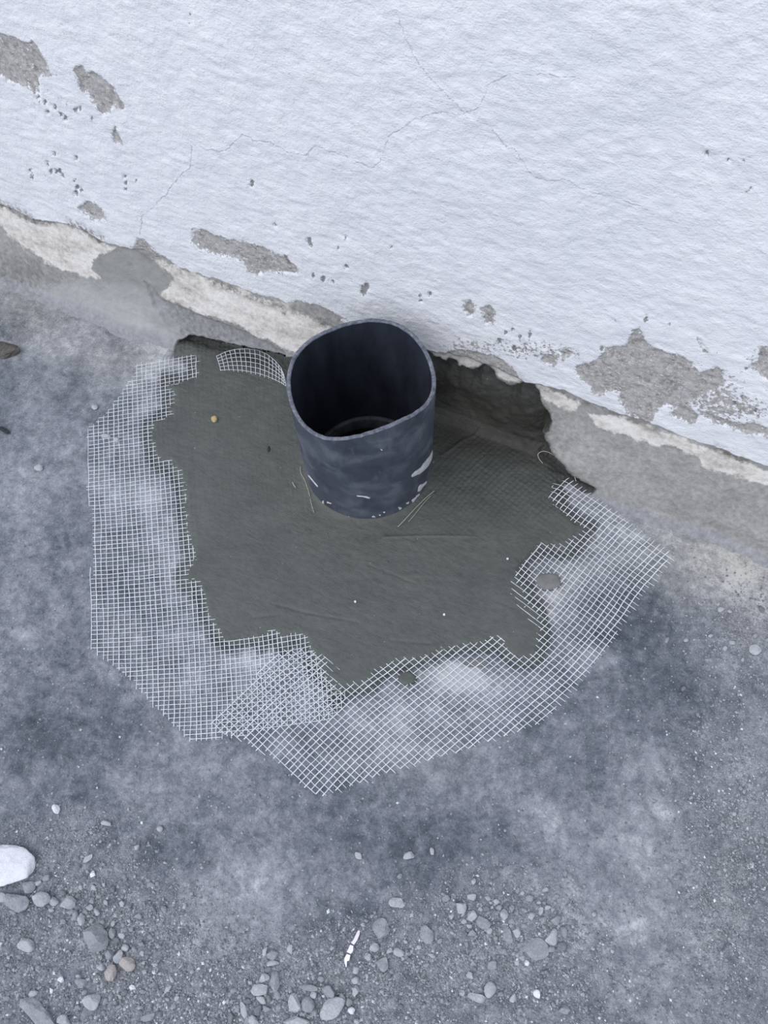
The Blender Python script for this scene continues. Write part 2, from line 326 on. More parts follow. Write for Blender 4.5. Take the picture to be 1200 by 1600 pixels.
CR = [[(400,220),(422,222),(450,238),(478,244),(493,229),(540,245),(570,258),(585,262),(600,240),(607,215),(640,192),(678,177),(700,178),(722,181)],
 [(620,20),(630,50),(645,85),(655,100),(668,118),(680,131),(700,150),(712,163),(725,178),(732,187)],[(725,175),(745,170),(757,155),(765,132),(778,124),(795,115),(870,117),(900,122)],
 [(745,190),(760,195),(775,208),(790,228),(808,238),(815,250),(822,262),(833,276),(840,280),(865,283),(880,280),(895,286),(905,295),(925,301),(955,307),(975,316),(985,320),(1010,327)],
 [(298,228),(320,233),(345,238),(360,232),(368,220),(380,212),(400,220)],[(299,228),(297,262),(290,268),(275,285),(262,303),(250,310),(245,320),(222,338),(218,365)]]
CR2 = [[(200,0),(211,25),(218,48),(220,85),(233,103),(243,122),(246,135)],[(420,12),(435,20),(450,30),(478,32)],[(480,262),(520,265),(600,268)],[(700,178),(722,176),(760,176)],[(1025,328),(1032,342)],[(890,20),(905,40),(925,50),(922,70)]]
crack = np.full(len(X), 30.0)
pj = pw + np.stack([2.2*vn(pw[:, 0]/9, pw[:, 1]/9, 201)+1.0*vn(pw[:, 0]/3.5, pw[:, 1]/3.5, 202), 2.2*vn(pw[:, 0]/9, pw[:, 1]/9, 203)+1.0*vn(pw[:, 0]/3.5, pw[:, 1]/3.5, 204)], -1)
for q in CR: crack = np.minimum(crack, pline(pj, q))
for q in CR2: crack = np.minimum(crack, pline(pj, q)+.8)
dirt = np.zeros(len(X))
for q, a in [([(0,316),(48,338)],.8),([(110,346),(135,360),(160,372)],.9),([(190,386),(262,410)],.5),([(335,437),(400,462),(440,476)],.35),([(455,476),(500,492)],.55),([(960,643),(1010,660)],.5),([(1120,698),(1160,716)],.5),([(630,540),(690,552)],.3)]:
    dirt = np.maximum(dirt, a*np.exp(-(pline(pw, q)/6.0)**2))
damp = blobs(pw, [(640,505,60,28,.10),(830,350,260,160,.28),(930,110,160,90,.22),(560,60,160,60,.15),(350,210,160,60,.06),(570,300,150,60,.10)])  # soft greyer wall patches; the one beside the rim paints in pipe shade
Yp = np.where(Y[:1][0] > -9, YW, YW) + lump
pm = sstep(-.5, 2.0, np.maximum(peel, peel2) + 1.8*vn(pw[:, 0]/5, pw[:, 1]/5, 77))
Yp = Yp + 0.0011*pm
V = np.stack([X, Yp, Zw], -1)
nx, nz = len(WX), len(zs)
back = V[:nx].copy(); back[:, 1] = YW + .022; back[:, 2] += .004
V2 = np.concatenate([back, V]); pad = lambda a, v: np.concatenate([np.full(nx, v), a])
M = MT('white_plaster', 0.88, 0.3)
e1 = M.noise(110, 6, .7); e2 = M.noise(900, 3, .6); e3 = M.noise(260, 4, .7); e4 = M.noise(60, 4, .6)
pk = M.math('ADD', M.attr('peel'), M.math('MULTIPLY', M.math('SUBTRACT', e1, .5), 20.0))
pk = M.math('ADD', pk, M.math('MULTIPLY', M.math('SUBTRACT', M.noise(420, 5, .75), .5), 24.0))
pk = M.math('SUBTRACT', pk, 1.0)
mask = M.math('MULTIPLY', M.rng(pk, -.8, 1.0), M.rng(M.noise(360, 4, .75), .64, .58))
sp = M.math('MULTIPLY', M.math('SUBTRACT', M.noise(330, 4, .65), .5), 2.0)
mask2 = M.rng(M.math('ADD', sp, M.math('MULTIPLY', M.attr('dens'), .55)), .48, .58)
mask3 = M.rng(M.math('ADD', M.attr('chip'), M.math('MULTIPLY', M.math('SUBTRACT', M.noise(480, 4, .7), .5), 11.0)), -.1, 1.2)
paint = M.mix(M.rng(e4, .35, .7), (.750, .775, .800), (.815, .832, .848))
paint = M.mix(M.math('MULTIPLY', M.attr('damp'), 1.0), paint, (.62, .66, .71))
paint = M.mix(M.math('MULTIPLY', M.rng(e3, .52, .75), .18), paint, (.60, .63, .68))
ck = M.math('MULTIPLY', M.rng(M.math('ADD', M.attr('crack'), M.math('MULTIPLY', M.math('SUBTRACT', M.noise(500, 3), .5), 1.6)), 1.6, .2), M.rng(M.noise(70, 3), .30, .55, .45, 1.0))
paint = M.mix(M.math('MULTIPLY', ck, .50), paint, (.34, .36, .41))
sub = M.ramp(M.math('ADD', M.math('MULTIPLY', M.noise(300, 5, .75), .75), M.math('MULTIPLY', e2, .25)), [(.36, (.17, .165, .15)), (.5, (.37, .36, .335)), (.64, (.64, .63, .61))])
sub = M.mix(M.rng(e1, .40, .62, 0, .65), sub, (.46, .455, .44))
mall = M.math('MAXIMUM', mask, mask2)
c = M.mix(mall, paint, sub)
c = M.mix(M.math('MULTIPLY', mask3, .85), c, (.20, .195, .19))
dm = M.math('MULTIPLY', M.attr('dirt'), M.rng(M.noise(220, 4, .7), .40, .62))
c = M.mix(M.math('MULTIPLY', dm, .85), c, (.13, .11, .10))
M.color(c)
M.bump(mall, .55, -.0008)
M.bump(ck, .5, -.0006)
M.bump(M.math('ADD', M.math('MULTIPLY', e3, 1.0), M.math('MULTIPLY', M.noise(420, 3, .6, stretch=(1, 1, 2.2)), .6)), .42, .0022)
M.bump(e2, .22, .0006)
M.bump(e4, .4, .004)
WALLM = M.m
wall = mesh_obj('wall_back', V2, grid_faces(nx, nz+1), M.m, attrs=dict(peel=pad(peel, -60.), chip=pad(peel2, -60.), crack=pad(crack, 30.), dirt=pad(dirt, 0.), dens=pad(dens, 0.), damp=pad(damp, 0.)))
wall['kind'] = 'structure'; wall['label'] = 'white plastered parapet wall with hairline cracks and peeling patches'

# ================================================================== STRUCTURE: mortar cove between wall and slab
prof = np.array([(.322,-.0035),(.336,-.0008),(.345,.0012),(.351,.005),(.3575,.0155),(.363,.030),(.368,.047),(.373,.066),(.3785,.086),(.3795,.102),(.3800,.125)])
d = np.concatenate([[0], np.cumsum(np.hypot(*np.diff(prof, axis=0).T))]); s = np.arange(0, d[-1], .0011)
py = np.interp(s, d, prof[:, 0]); pz = np.interp(s, d, prof[:, 1])
k = np.ones(9)/9; py = np.concatenate([py[:4], np.convolve(py, k, 'valid'), py[-4:]]); pz = np.concatenate([pz[:4], np.convolve(pz, k, 'valid'), pz[-4:]])
CX = ax(-1.9, -0.66, 0.22, 1.9, 0.0012)
gx, gi = np.meshgrid(CX, np.arange(len(s))); X = gx.ravel(); I = gi.ravel(); Yc = py[I].copy(); Zc = pz[I].copy()
hgt = Zc.copy()
Yc -= (0.0022*fbm(X, hgt, 11, 3, 31) + 0.0011*fbm(X, hgt, 45, 3, 33) + .0004*fbm(X, hgt, 190, 2, 35))*np.clip(hgt*40+.3, 0, 1)
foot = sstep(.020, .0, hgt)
Yc -= foot*(0.010*fbm(X, 0*X, 9, 2, 50) + .004*fbm(X, 0*X, 40, 2, 51))
pc = proj(np.stack([X, Yc, Zc], -1))
nz_ = 2.2*vn(pc[:, 0]/7, pc[:, 1]/7, 3) + 1.0*vn(pc[:, 0]/2.6, pc[:, 1]/2.6, 4)
sm = sdf(pc, MORTAR) + nz_*np.where(pc[:, 0] > 600, 1, .5)
cut = sstep(-.5, 3.0, sm)
WEDGE = [(225,440),(236,449),(250,465),(275,478),(300,487),(330,499),(352,508),(378,517),(398,528),(420,537),(446,552),(446,562),(400,556),(350,545),(300,535),(262,510),(240,480)]
swd = sdf(pc, WEDGE) + 2.0*vn(pc[:, 0]/9, pc[:, 1]/9, 13)
Yc += 0.0035*sstep(-1, 2.5, swd)*(1-cut)
Yc = Yc*(1-cut) + (.400)*cut; Zc = Zc - .006*cut
CREAM = [[(-40,305),(0,321),(33,337),(70,350),(110,350),(133,363),(183,387),(192,392),(165,396),(148,405),(143,413),(152,424),(163,436),(150,440),(120,428),(83,418),(60,400),(33,385),(0,352),(-40,340)],
 [(228,400),(267,412),(300,424),(333,438),(372,452),(400,463),(440,476),(470,488),(520,510),(560,545),(450,552),(425,535),(400,524),(380,514),(350,502),(300,485),(262,470),(244,462),(255,455),(266,444),(267,436),(258,424),(240,408)],
 [(918,645),(940,645),(967,650),(1000,662),(1030,672),(1067,684),(1110,702),(1160,722),(1200,738),(1300,770),(1300,790),(1200,760),(1167,750),(1130,742),(1100,733),(1093,717),(1060,704),(1040,697),(1020,692),(1007,690),(980,682),(950,673),(930,667),(918,655)],
 [(676,548),(720,550),(770,560),(800,575),(830,598),(850,606),(880,618),(905,630),(900,645),(870,640),(852,628),(842,612),(820,600),(790,600),(760,575),(720,575),(690,566)]]
cream = np.full(len(X), -60.0)
for q in CREAM: cream = np.maximum(cream, sdf(pc, q))
DAB = [(150,405),(170,395),(184,385),(205,384),(222,394),(236,407),(256,424),(267,438),(262,450),(247,458),(236,466),(235,480),(180,470),(165,440),(143,420)]
SMEAR = [(60,455),(110,440),(160,438),(236,458),(250,480),(270,505),(276,530),(270,548),(240,556),(215,562),(195,560),(160,545),(100,520),(70,495)]
dab = sdf(pc, DAB); smear = sdf(pc, SMEAR)
dirtc = np.zeros(len(X))
for q, a in [([(-20,308),(50,342),(75,350)],.9),([(110,352),(135,364),(165,382)],.9),([(225,398),(300,432)],.55),([(333,442),(346,446)],1.),([(350,448),(400,468),(440,480),(445,490)],.8),([(455,484),(520,510)],.7),([(240,455),(300,489),(360,510),(440,545)],.45),([(900,625),(1010,664)],.6),([(1008,668),(1030,676)],.5),([(1118,702),(1165,720)],1.0),([(858,640),(860,670),(852,690),(880,735),(930,768)],.5),([(820,600),(845,606),(880,615)],.6)]:
    dirtc = np.maximum(dirtc, a*np.exp(-(pline(pc, q)/5.0)**2))
ctone = 0.5 + blobs(pc, [(20,430,70,25,-.32),(0,470,60,20,-.1),(330,520,80,18,-.12),(230,540,50,20,.10),(1100,790,80,40,-.08),(900,700,40,30,.08),(1000,740,60,30,.02),(960,790,30,18,-.12),(1080,860,60,30,-.02),(150,500,60,30,.02),(700,560,50,20,-.05)])
wetc = np.clip(sstep(-7, 2, sm)*sstep(640, 700, pc[:, 0]) + .8*sstep(-3, 1.5, sm), 0, 1)
V = np.stack([X, Yc, Zc], -1)
M = MT('cove_mortar', 0.9, 0.3)
f1 = M.noise(60, 6, .65); f2 = M.noise(240, 5, .65); f3 = M.noise(1000, 3, .6); f4 = M.noise(90, 5, .6, stretch=(.35, 1, 1))
tt = M.math('ADD', M.attr('ctone'), M.math('MULTIPLY', M.math('SUBTRACT', f1, .5), .5))
tt = M.math('ADD', tt, M.math('MULTIPLY', M.math('SUBTRACT', f2, .5), .8))
grey = M.ramp(tt, [(0, (.13, .13, .12)), (.3, (.24, .245, .235)), (.5, (.315, .318, .30)), (.75, (.42, .42, .40)), (1, (.53, .53, .51))])
crm = M.ramp(M.math('ADD', M.math('MULTIPLY', f4, .6), M.math('MULTIPLY', f2, .4)), [(.30, (.30, .285, .25)), (.42, (.52, .50, .46)), (.52, (.68, .665, .62)), (.7, (.82, .81, .77))])
cmk = M.rng(M.math('ADD', M.attr('cream'), M.math('MULTIPLY', M.math('SUBTRACT', f1, .5), 30.0)), -2.0, 3.0)
c = M.mix(M.math('MULTIPLY', cmk, .92), grey, crm)
wk = M.rng(M.math('ADD', M.attr('wedge'), M.math('MULTIPLY', M.math('SUBTRACT', f2, .5), 5.0)), -1.0, 1.5)
c = M.mix(M.math('MULTIPLY', wk, .8), c, M.ramp(f2, [(.3, (.16, .165, .17)), (.7, (.34, .345, .35))]))
dk = M.rng(M.math('ADD', M.attr('dab'), M.math('MULTIPLY', M.math('SUBTRACT', f1, .5), 9.0)), -1.2, 1.2)
c = M.mix(M.math('MULTIPLY', dk, .95), c, M.ramp(f1, [(.3, (.235, .245, .225)), (.7, (.30, .31, .29))]))
sk = M.rng(M.math('ADD', M.attr('smear'), M.math('MULTIPLY', M.math('SUBTRACT', f1, .5), 16.0)), -9, 8)
c = M.mix(M.math('MULTIPLY', sk, .75), c, M.ramp(f4, [(.3, (.30, .315, .31)), (.7, (.40, .415, .415))]))
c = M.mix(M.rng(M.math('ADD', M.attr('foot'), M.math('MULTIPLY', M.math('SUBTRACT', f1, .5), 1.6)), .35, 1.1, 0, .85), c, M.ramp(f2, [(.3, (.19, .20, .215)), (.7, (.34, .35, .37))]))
dk2 = M.math('MULTIPLY', M.attr('dirt'), M.rng(M.noise(200, 5, .7), .40, .60))
c = M.mix(M.math('MULTIPLY', dk2, .88), c, (.11, .095, .08))
c = M.mix(M.attr('wet'), c, (.062, .064, .058))
M.color(c)
M.bump(M.math('ADD', f2, M.math('MULTIPLY', f1, .8)), .55, .0016)
M.bump(cmk, .4, .0009)
M.bump(f3, .4, .0005)
bk = np.arange(len(CX))*0
cove = mesh_obj('trim_1', V, grid_faces(len(CX), len(s)), M.m, attrs=dict(cream=cream, wedge=swd, dab=dab, smear=smear, dirt=dirtc, ctone=ctone, wet=wetc, foot=sstep(.012, .001, hgt)))
cove['kind'] = 'structure'; cove['label'] = 'rough sloping mortar cove between white wall and slab'

# ================================================================== wet mortar patch
mp = np.array([(.05, 0), (.362, 0), (.368, .0012), (.3735, .005), (.3775, .011), (.380, .020), (.3815, .035), (.3835, .06), (.386, .092)])
d = np.concatenate([[0], np.cumsum(np.hypot(*np.diff(mp, axis=0).T))]); s = np.arange(0, d[-1], .0008)
s = s[s > .06]
my = np.interp(s, d, mp[:, 0]); mz = np.interp(s, d, mp[:, 1])
ny_ = -np.gradient(mz, s); nz2 = np.gradient(my, s)
q = np.ones(11)/11
for arr in (ny_, nz2): arr[5:-5] = np.convolve(arr, q, 'valid')
MX = np.arange(-.435, .055, .0008)
gx, gi = np.meshgrid(MX, np.arange(len(s))); X = gx.ravel(); I = gi.ravel()
Yb = my[I]; Zb = mz[I]; S = s[I]
pm0 = proj(np.stack([X, Yb, Zb], -1))
wob = 2.6*vn(pm0[:, 0]/8, pm0[:, 1]/8, 90) + 1.8*vn(pm0[:, 0]/3.2, pm0[:, 1]/3.2, 91)
sd = sdf(pm0, MORTAR, 40) + wob
sd = np.where(my[I] < .372, sd + 6*sstep(0, 0, 1), sd) if False else sd + 6.0*(Zb < .004)*sstep(.366, .350, Yb)
uA, vA = unweaveA(X, Yb); uB, vB = unweaveB(X, Yb)
def ridge(a): return np.exp(-((a-np.round(a))/.17)**2)
wB = sstep(600, 690, pm0[:, 0] + .55*(900-pm0[:, 1])*0)*sstep(575, 700, pm0[:, 1])
imA = np.maximum(ridge(uA), .6*ridge(vA)); imB = np.maximum(ridge(vB), .55*ridge(uB))
edge = sstep(34, 10, sd)
ampA = sstep(600, 500, pm0[:, 0])*sstep(900, 760, pm0[:, 1])*.16 + edge*.5*(pm0[:, 0] < 440)
ampB = blobs(pm0, [(775,760,105,72,.75),(850,800,40,50,.4),(700,900,160,90,.10)]) + edge*.5*(pm0[:, 0] > 440)
climb = sstep(.0, .02, Zb)
th = 0.0040*sstep(-2, 26, sd) - 0.0011 + .0007*sstep(20, 60, sd)
th += .0010*(ampA*imA*.7 + ampB*imB)*(1-climb)
xr = X*math.cos(.5)+Yb*math.sin(.5); yr = -X*math.sin(.5)+Yb*math.cos(.5)
th += (.00034*fbm(xr*.3, yr, 130, 3, 71) + .00016*fbm(X, Yb, 320, 2, 73) + .0006*fbm(X, Yb, 16, 2, 75))*sstep(0, 20, sd)
rp = np.hypot(X-PC[0], Yb-PC[1])
th += .0024*np.exp(-np.maximum(rp-PR, 0)/.0045)*(1-climb)
lum = blobs(pm0, [(760,590,26,30,1.),(830,625,26,26,1.4),(700,590,30,25,.6),(845,680,20,40,1.),(735,640,40,20,-.5)])
th += climb*(.0026*lum + .0024*fbm(X, Zb, 40, 3, 80) + .001*fbm(X, Zb, 130, 2, 82))
# shallow trowel mark sweeping away from the pipe foot
tr = pline(pm0, [(690,715),(705,705),(722,692),(740,684),(752,668)], 20); th += .0008*np.exp(-(tr/2.5)**2)
tr = pline(pm0, [(600,842),(660,840),(740,841)], 20); th += .0007*np.exp(-(tr/1.6)**2)
for ch in ([(425,945),(480,960),(560,975)], [(610,1003),(670,1007)], [(575,885),(650,915)], [(395,967),(440,962)]):
    th -= .0005*np.exp(-(pline(pm0, ch, 20)/2.0)**2)
V = np.stack([X, Yb + ny_[I]*th, Zb + nz2[I]*th], -1)
ok = (sd > -5) & (rp > .0538)
fc = grid_faces(len(MX), len(s), ok)
dark = np.clip(blobs(pm0, [(800,640,90,50,1.0),(700,590,60,40,.8),(850,690,40,40,.8),(320,540,60,12,.4),(760,690,70,25,.5),(780,765,110,70,.30),(700,660,40,60,.3),(790,680,95,32,.55)]), 0, 1)  # wet tone plus pipe and wall shade painted into recess and right side
olive = np.clip(.7*np.exp(-np.maximum(rp-PR, 0)/.006) + blobs(pm0, [(735,640,40,60,.6)]), 0, 1)
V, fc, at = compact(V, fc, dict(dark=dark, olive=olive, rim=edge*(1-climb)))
M = MT('wet_mortar', 0.55, 0.45)
g1 = M.noise(30, 5, .6); g2 = M.noise(200, 5, .65); g3 = M.noise(1100, 3, .6); g4 = M.noise(160, 4, .6, stretch=(.3, 1, 1, .5))
tt = M.math('ADD', M.math('MULTIPLY', g1, .5), M.math('MULTIPLY', g2, .5))
c = M.ramp(tt, [(.3, (.060, .069, .063)), (.5, (.082, .092, .084)), (.7, (.108, .119, .108))])
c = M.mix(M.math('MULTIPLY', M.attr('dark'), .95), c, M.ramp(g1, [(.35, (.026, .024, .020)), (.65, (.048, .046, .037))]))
c = M.mix(M.math('MULTIPLY', M.attr('olive'), .5), c, (.105, .105, .078))
fk = M.rng(M.noise(500, 1, .4), .80, .83); c = M.mix(M.math('MULTIPLY', fk, .6), c, (.5, .5, .47))
M.color(c)
rr = M.rng(g2, .3, .7, .45, .68); M.L.new(rr, M.b.inputs['Roughness'])
M.bump(g4, .7, .0014); M.bump(M.math('ADD', g2, g3), .7, .0006)
MORT = M.m
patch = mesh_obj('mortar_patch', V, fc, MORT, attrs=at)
tag(patch, 'dark grey wet mortar patch troweled around the pipe foot over the white mesh', 'mortar')

# ================================================================== drain pipe
pipe = bpy.data.objects.new('drain_pipe', None); COL.objects.link(pipe); pipe.location = (PC[0], PC[1], 0.0)
pipe.empty_display_size = .05
tag(pipe, 'dark grey plastic pipe stub standing upright in wet mortar beside the wall', 'pipe')
hp = [0.12556, 0.00296, 0.00088, 0.00062, -0.00463, -0.00302, -0.00379]
NT = 288; th = np.linspace(0, 2*np.pi, NT, endpoint=False)
ht = hp[0]+hp[1]*np.cos(th)+hp[2]*np.sin(th)+hp[3]*np.cos(2*th)+hp[4]*np.sin(2*th)+hp[5]*np.cos(3*th)+hp[6]*np.sin(3*th)
ht = ht + .0004*vn(th*14, 0*th, 5) + .0002*vn(th*50, 0*th, 6)
RI = .0519
def ring(r, z): return np.stack([r*np.cos(th), r*np.sin(th), z+0*th], -1)
rings = [ring(PR, np.full(NT, -.02))]
for f in np.linspace(0, 1, 26)[1:]: rings.append(ring(PR - .00012*vn(th*5, 0*th+f*9, 8), -.02 + (ht-.0007+.02)*f))
rings += [ring(PR-.0005, ht-.0001), ring(PR-.0012, ht+.00012*vn(th*40, 0*th, 3)), ring(RI+.0009, ht+.0001*vn(th*60, 0*th, 4)), ring(RI+.0002, ht-.0003), ring(RI, ht-.0012)]
for f in np.linspace(1, 0, 14)[1:]: rings.append(ring(RI, -.016 + (ht+.016)*f))
def tube_mesh(rings, close=False):
    n = len(rings[0]); V = np.concatenate(rings); Fa = []
    idx = np.arange(n); nx_ = np.roll(idx, -1)
    m_ = len(rings)
    for a in range(m_ if close else m_-1):
        b = (a+1) % m_
        Fa.append(np.stack([a*n+idx, a*n+nx_, b*n+nx_, b*n+idx], -1))
    return V, np.concatenate(Fa)
V, fc = tube_mesh(rings, True)
M = MT('grey_pvc', 0.48, 0.4)
h1 = M.noise(42, 4, .55, .6); h2 = M.noise(300, 4, .7); h3 = M.noise(95, 5, .6, stretch=(1, 1, .35))
c = M.ramp(h1, [(.32, (.038, .047, .064)), (.5, (.060, .072, .094)), (.68, (.110, .126, .150))])
c = M.mix(M.rng(h3, .55, .72, 0, .35), c, (.150, .166, .195))
c = M.mix(M.rng(h2, .62, .75, 0, .25), c, (.22, .23, .26))
M.color(c); M.L.new(M.rng(h1, .3, .7, .40, .62), M.b.inputs['Roughness'])
M.bump(h2, .2, .0004); M.bump(h3, .2, .0006)
PVC = M.m
M = MT('cut_plastic', 0.75, 0.3); k1 = M.noise(260, 4, .7)
M.color(M.ramp(k1, [(.35, (.07, .078, .10)), (.55, (.14, .152, .185)), (.75, (.28, .295, .34))])); M.bump(k1, .5, .0006)
CUT = M.m
M = MT('bore_plastic', 0.6, 0.3); k1 = M.noise(60, 4, .6, stretch=(1, 1, .3))
M.color(M.ramp(k1, [(.35, (.014, .018, .026)), (.7, (.032, .040, .056))])); BORE = M.m  # same plastic as the body, darkened to paint in the bore's shade
nf = len(fc)//NT
fm = np.zeros(len(fc)); kk = np.arange(len(fc))//NT; fm[(kk >= 25) & (kk <= 29)] = 1; fm[kk >= 30] = 2
for nme, mt_, sel in (('pipe_body', PVC, 0), ('cut_rim', CUT, 1), ('inner_wall', BORE, 2)):
    v_, f_, _ = compact(V, fc[fm == sel], {}); o_ = mesh_obj(nme, v_, f_, mt_, parent=pipe)
    if sel == 1: o_['label'] = 'roughly sawn paler rim of the pipe'
    if sel == 2: o_['label'] = 'dark inside wall of the pipe'
# the older pipe end seen at the bottom of the bore, and its dark bore running down through the slab
M = MT('old_pipe_edge', 0.8, 0.2); k1 = M.noise(120, 4, .6); M.color(M.ramp(k1, [(.35, (.05, .052, .06)), (.7, (.12, .125, .14))])); OLD = M.m
M = MT('dark_brown_bore', 0.8, 0.2); k1 = M.noise(40, 4, .6); M.color(M.ramp(k1, [(.35, (.016, .014, .011)), (.7, (.040, .035, .025))])); BROWN_BORE = M.m  # very dark brown colour for the bore below the ring
rs = [ring(.0517, 0*th-.002), ring(.0516, 0*th+.0015), ring(.0480, 0*th+.0022), ring(.0474, 0*th+.001), ring(.0474, 0*th-.012)]
V, fc = tube_mesh(rs); mesh_obj('socket_ring', V, fc, OLD, parent=pipe)['label'] = 'paler ring at the bottom of the bore'
rs = [ring(.0474, 0*th-.011)] + [ring(.0474+.0002*k, 0*th-.012-.02*k) for k in range(1, 12)] + [ring(.002, 0*th-.25)]
V, fc = tube_mesh(rs); mesh_obj('lower_bore', V, fc, BROWN_BORE, parent=pipe)
# white splashes stuck to the outside
M = MT('lime_splash', 0.8, 0.3); k1 = M.noise(300, 4, .6); M.color(M.ramp(k1, [(.3, (.42, .43, .44)), (.7, (.62, .63, .64))])); SPL = M.m
def splash(cpx):
    px = np.array([(430+x/4.444, 480+y/4.444) for x, y in cpx]); t_, z_ = on_pipe(px)
    bm = bmesh.new(); vs_ = [bm.verts.new((a*PR, z, 0)) for a, z in zip(t_, z_)]
    bm.faces.new(vs_); bmesh.ops.triangulate(bm, faces=bm.faces[:])
    bmesh.ops.subdivide_edges(bm, edges=bm.edges[:], cuts=3, use_grid_fill=True)
    Vv = np.array([v.co[:] for v in bm.verts]); Ff = [[v.index for v in f.verts] for f in bm.faces]
    bm.verts.index_update(); bnd = np.array([v.is_boundary for v in bm.verts]); Ff = [[v.index for v in f.verts] for f in bm.faces]; bm.free()
    a = Vv[:, 0]/PR; rr_ = np.where(bnd, PR-.0001, PR+.0004)
    o = mesh_obj('lime_splash', np.stack([rr_*np.cos(a), rr_*np.sin(a), Vv[:, 1]], -1), Ff, SPL, parent=pipe)
    return o
def blobpx(x, y, a, b, ang=0, n=10, seed=0):
    q = []
    for k in range(n):
        t_ = 2*math.pi*k/n; r_ = 1+.3*math.sin(3.1*t_+seed)+.15*math.sin(5*t_+2*seed)
        u_, v_ = a*r_*math.cos(t_), b*r_*math.sin(t_); q.append((x+u_*math.cos(ang)-v_*math.sin(ang), y+u_*math.sin(ang)+v_*math.cos(ang)))
    return q
splash([(1106,982),(1106,1012),(1082,1072),(1042,1130),(1010,1158),(985,1166),(950,1182),(943,1168),(972,1138),(1010,1112),(1030,1078),(1056,1046),(1086,1005)])
splash([(565,1308),(600,1310),(640,1314),(663,1322),(655,1332),(632,1326),(600,1316),(566,1314)])
splash([(225,1160),(240,1172),(270,1210),(303,1246),(296,1252),(262,1212),(230,1172)])
splash([(1056,1200),(1050,1225),(1025,1250),(1005,1280),(988,1284),(992,1245),(1008,1228),(1030,1222)])
for x, y, a, b, g, sdn in [(965,1335,26,8,-.8,1),(990,1308,16,6,-.7,2),(866,1396,11,9,.3,3),(757,1424,8,5,0,4),(728,1444,8,4,.2,5),(684,1455,13,5,.1,6),(330,1356,9,13,.5,7),(372,1358,18,5,.35,8),(920,1360,12,5,-.6,9),(738,990,8,4,.5,10),(500,1464,40,3.5,.3,11)]:
    splash(blobpx(x, y, a, b, g, seed=sdn))

# ================================================================== fibreglass mesh sheets
M = MT('glass_fibre', 0.55, 0.4); k1 = M.noise(900, 3, .6)
M.color(M.ramp(k1, [(.3, (.58, .62, .66)), (.7, (.78, .81, .84))])); GF = M.m
def strands_mesh(runs, w, t, nsec=6):
    VV = []; FF = []; base = 0
    for P_, wid in runs:
        P_ = np.asarray(P_); n = len(P_)
        T = np.gradient(P_, axis=0); T /= np.linalg.norm(T, axis=1)[:, None]+1e-12
        Sd = np.cross(T, [0, 0, 1.0]); Sd /= np.linalg.norm(Sd, axis=1)[:, None]+1e-12
        Up = np.cross(Sd, T)
        a = np.arange(nsec)*2*np.pi/nsec
        wv = (w*wid*(1+.18*vn(np.arange(n)*1.3+base*.37, np.zeros(n), 2)))[:, None, None]
        ring_ = P_[:, None] + Sd[:, None]*np.cos(a)[None, :, None]*wv*.5 + Up[:, None]*np.sin(a)[None, :, None]*t*.5
        VV.append(ring_.reshape(-1, 3))
        i = np.arange(nsec); j = (i+1) % nsec
        r0 = (np.arange(n-1)*nsec)[:, None]
        FF.append((base + np.stack([r0+i, r0+j, r0+nsec+j, r0+nsec+i], -1)).reshape(-1, 4))
        cap = np.array([[0, 1, 2, 3], [0, 3, 4, 5]]); FF.append(base+cap[:, ::-1]); FF.append(base+(n-1)*nsec+cap)
        base += n*nsec
    return np.concatenate(VV), np.concatenate(FF)
def wave(x, y): return .0009*fbm(x, y, 22, 2, 130) + .0006*fbm(x, y, 60, 2, 131)
def sheet(weave, urange, vrange, poly, z0, wu, wv_, lift=None, seed=0, amp=.18, fringe=0.0, trim=()):
    runs = []
    rng = np.random.RandomState(seed)
    for fam in (0, 1):
        rr_ = urange if fam == 0 else vrange; ot = vrange if fam == 0 else urange
        tt_ = np.arange(ot[0], ot[1]+.01, .5)
        for k_ in range(rr_[0], rr_[1]+1):
            off = rng.uniform(-.07, .07); ph = rng.uniform(0, 9)
            kk_ = k_ + off + .22*amp/.18*vn(tt_*.13+ph, np.full(len(tt_), float(k_)*.5), seed) + .05*vn(tt_*.6+ph, 0*tt_, seed+1)
            xy = weave(kk_, tt_) if fam == 0 else weave(tt_, kk_)
            jit = rng.uniform(-2.5, 1.2) + (fringe if fam else 0)
            p_ = proj(np.c_[xy, np.full(len(xy), z0)])
            inn = sdf(p_, poly, 30) > jit
            for tf, tl, td in trim:
                if tf == fam: inn &= pline(p_, tl) > td + .5*jit
            z = z0 + wave(xy[:, 0], xy[:, 1]) + (.00028 if fam else 0)
            if lift is not None: z = z + lift(p_, xy)
            P3 = np.c_[xy, z]; a = 0
            while a < len(inn):
                if inn[a]:
                    b = a
                    while b+1 < len(inn) and inn[b+1]: b += 1
                    if b-a >= 1: runs.append((P3[a:b+1], (wu if fam == 0 else wv_)*rng.uniform(.8, 1.15)))
                    a = b+1
                else: a += 1
    return runs
def liftA(p, xy): return .0018*np.exp(-((p[:, 0]-262)/60)**2-((p[:, 1]-565)/25)**2)
runs = sheet(weaveA, (-2, 62), (-30, 84), MESH_A, .0016, 1.0, .85, liftA, seed=3, amp=.11, trim=[(1, [(205,570),(262,560),(305,553)], 4.0), (1, [(142,1015),(196,1057),(240,1105),(298,1161),(366,1152)], 2.5)])
V, fc = strands_mesh(runs, .00064, .00040)
ma = mesh_obj('fibreglass_mesh', V, fc, GF)
tag(ma, 'left sheet of white glass fibre mesh, upright square weave under the mortar edge', 'mesh', 'glass fibre mesh sheets around the pipe')
def liftB(p, xy):
    e = sdf(p, [(880,740),(1080,880),(1040,900),(860,775)], 60)
    l = .0065*sstep(-14, 14, e)
    l += .0012*sstep(40, 0, abs(p[:, 0]-440))*sstep(1180, 1140, p[:, 1])
    return l
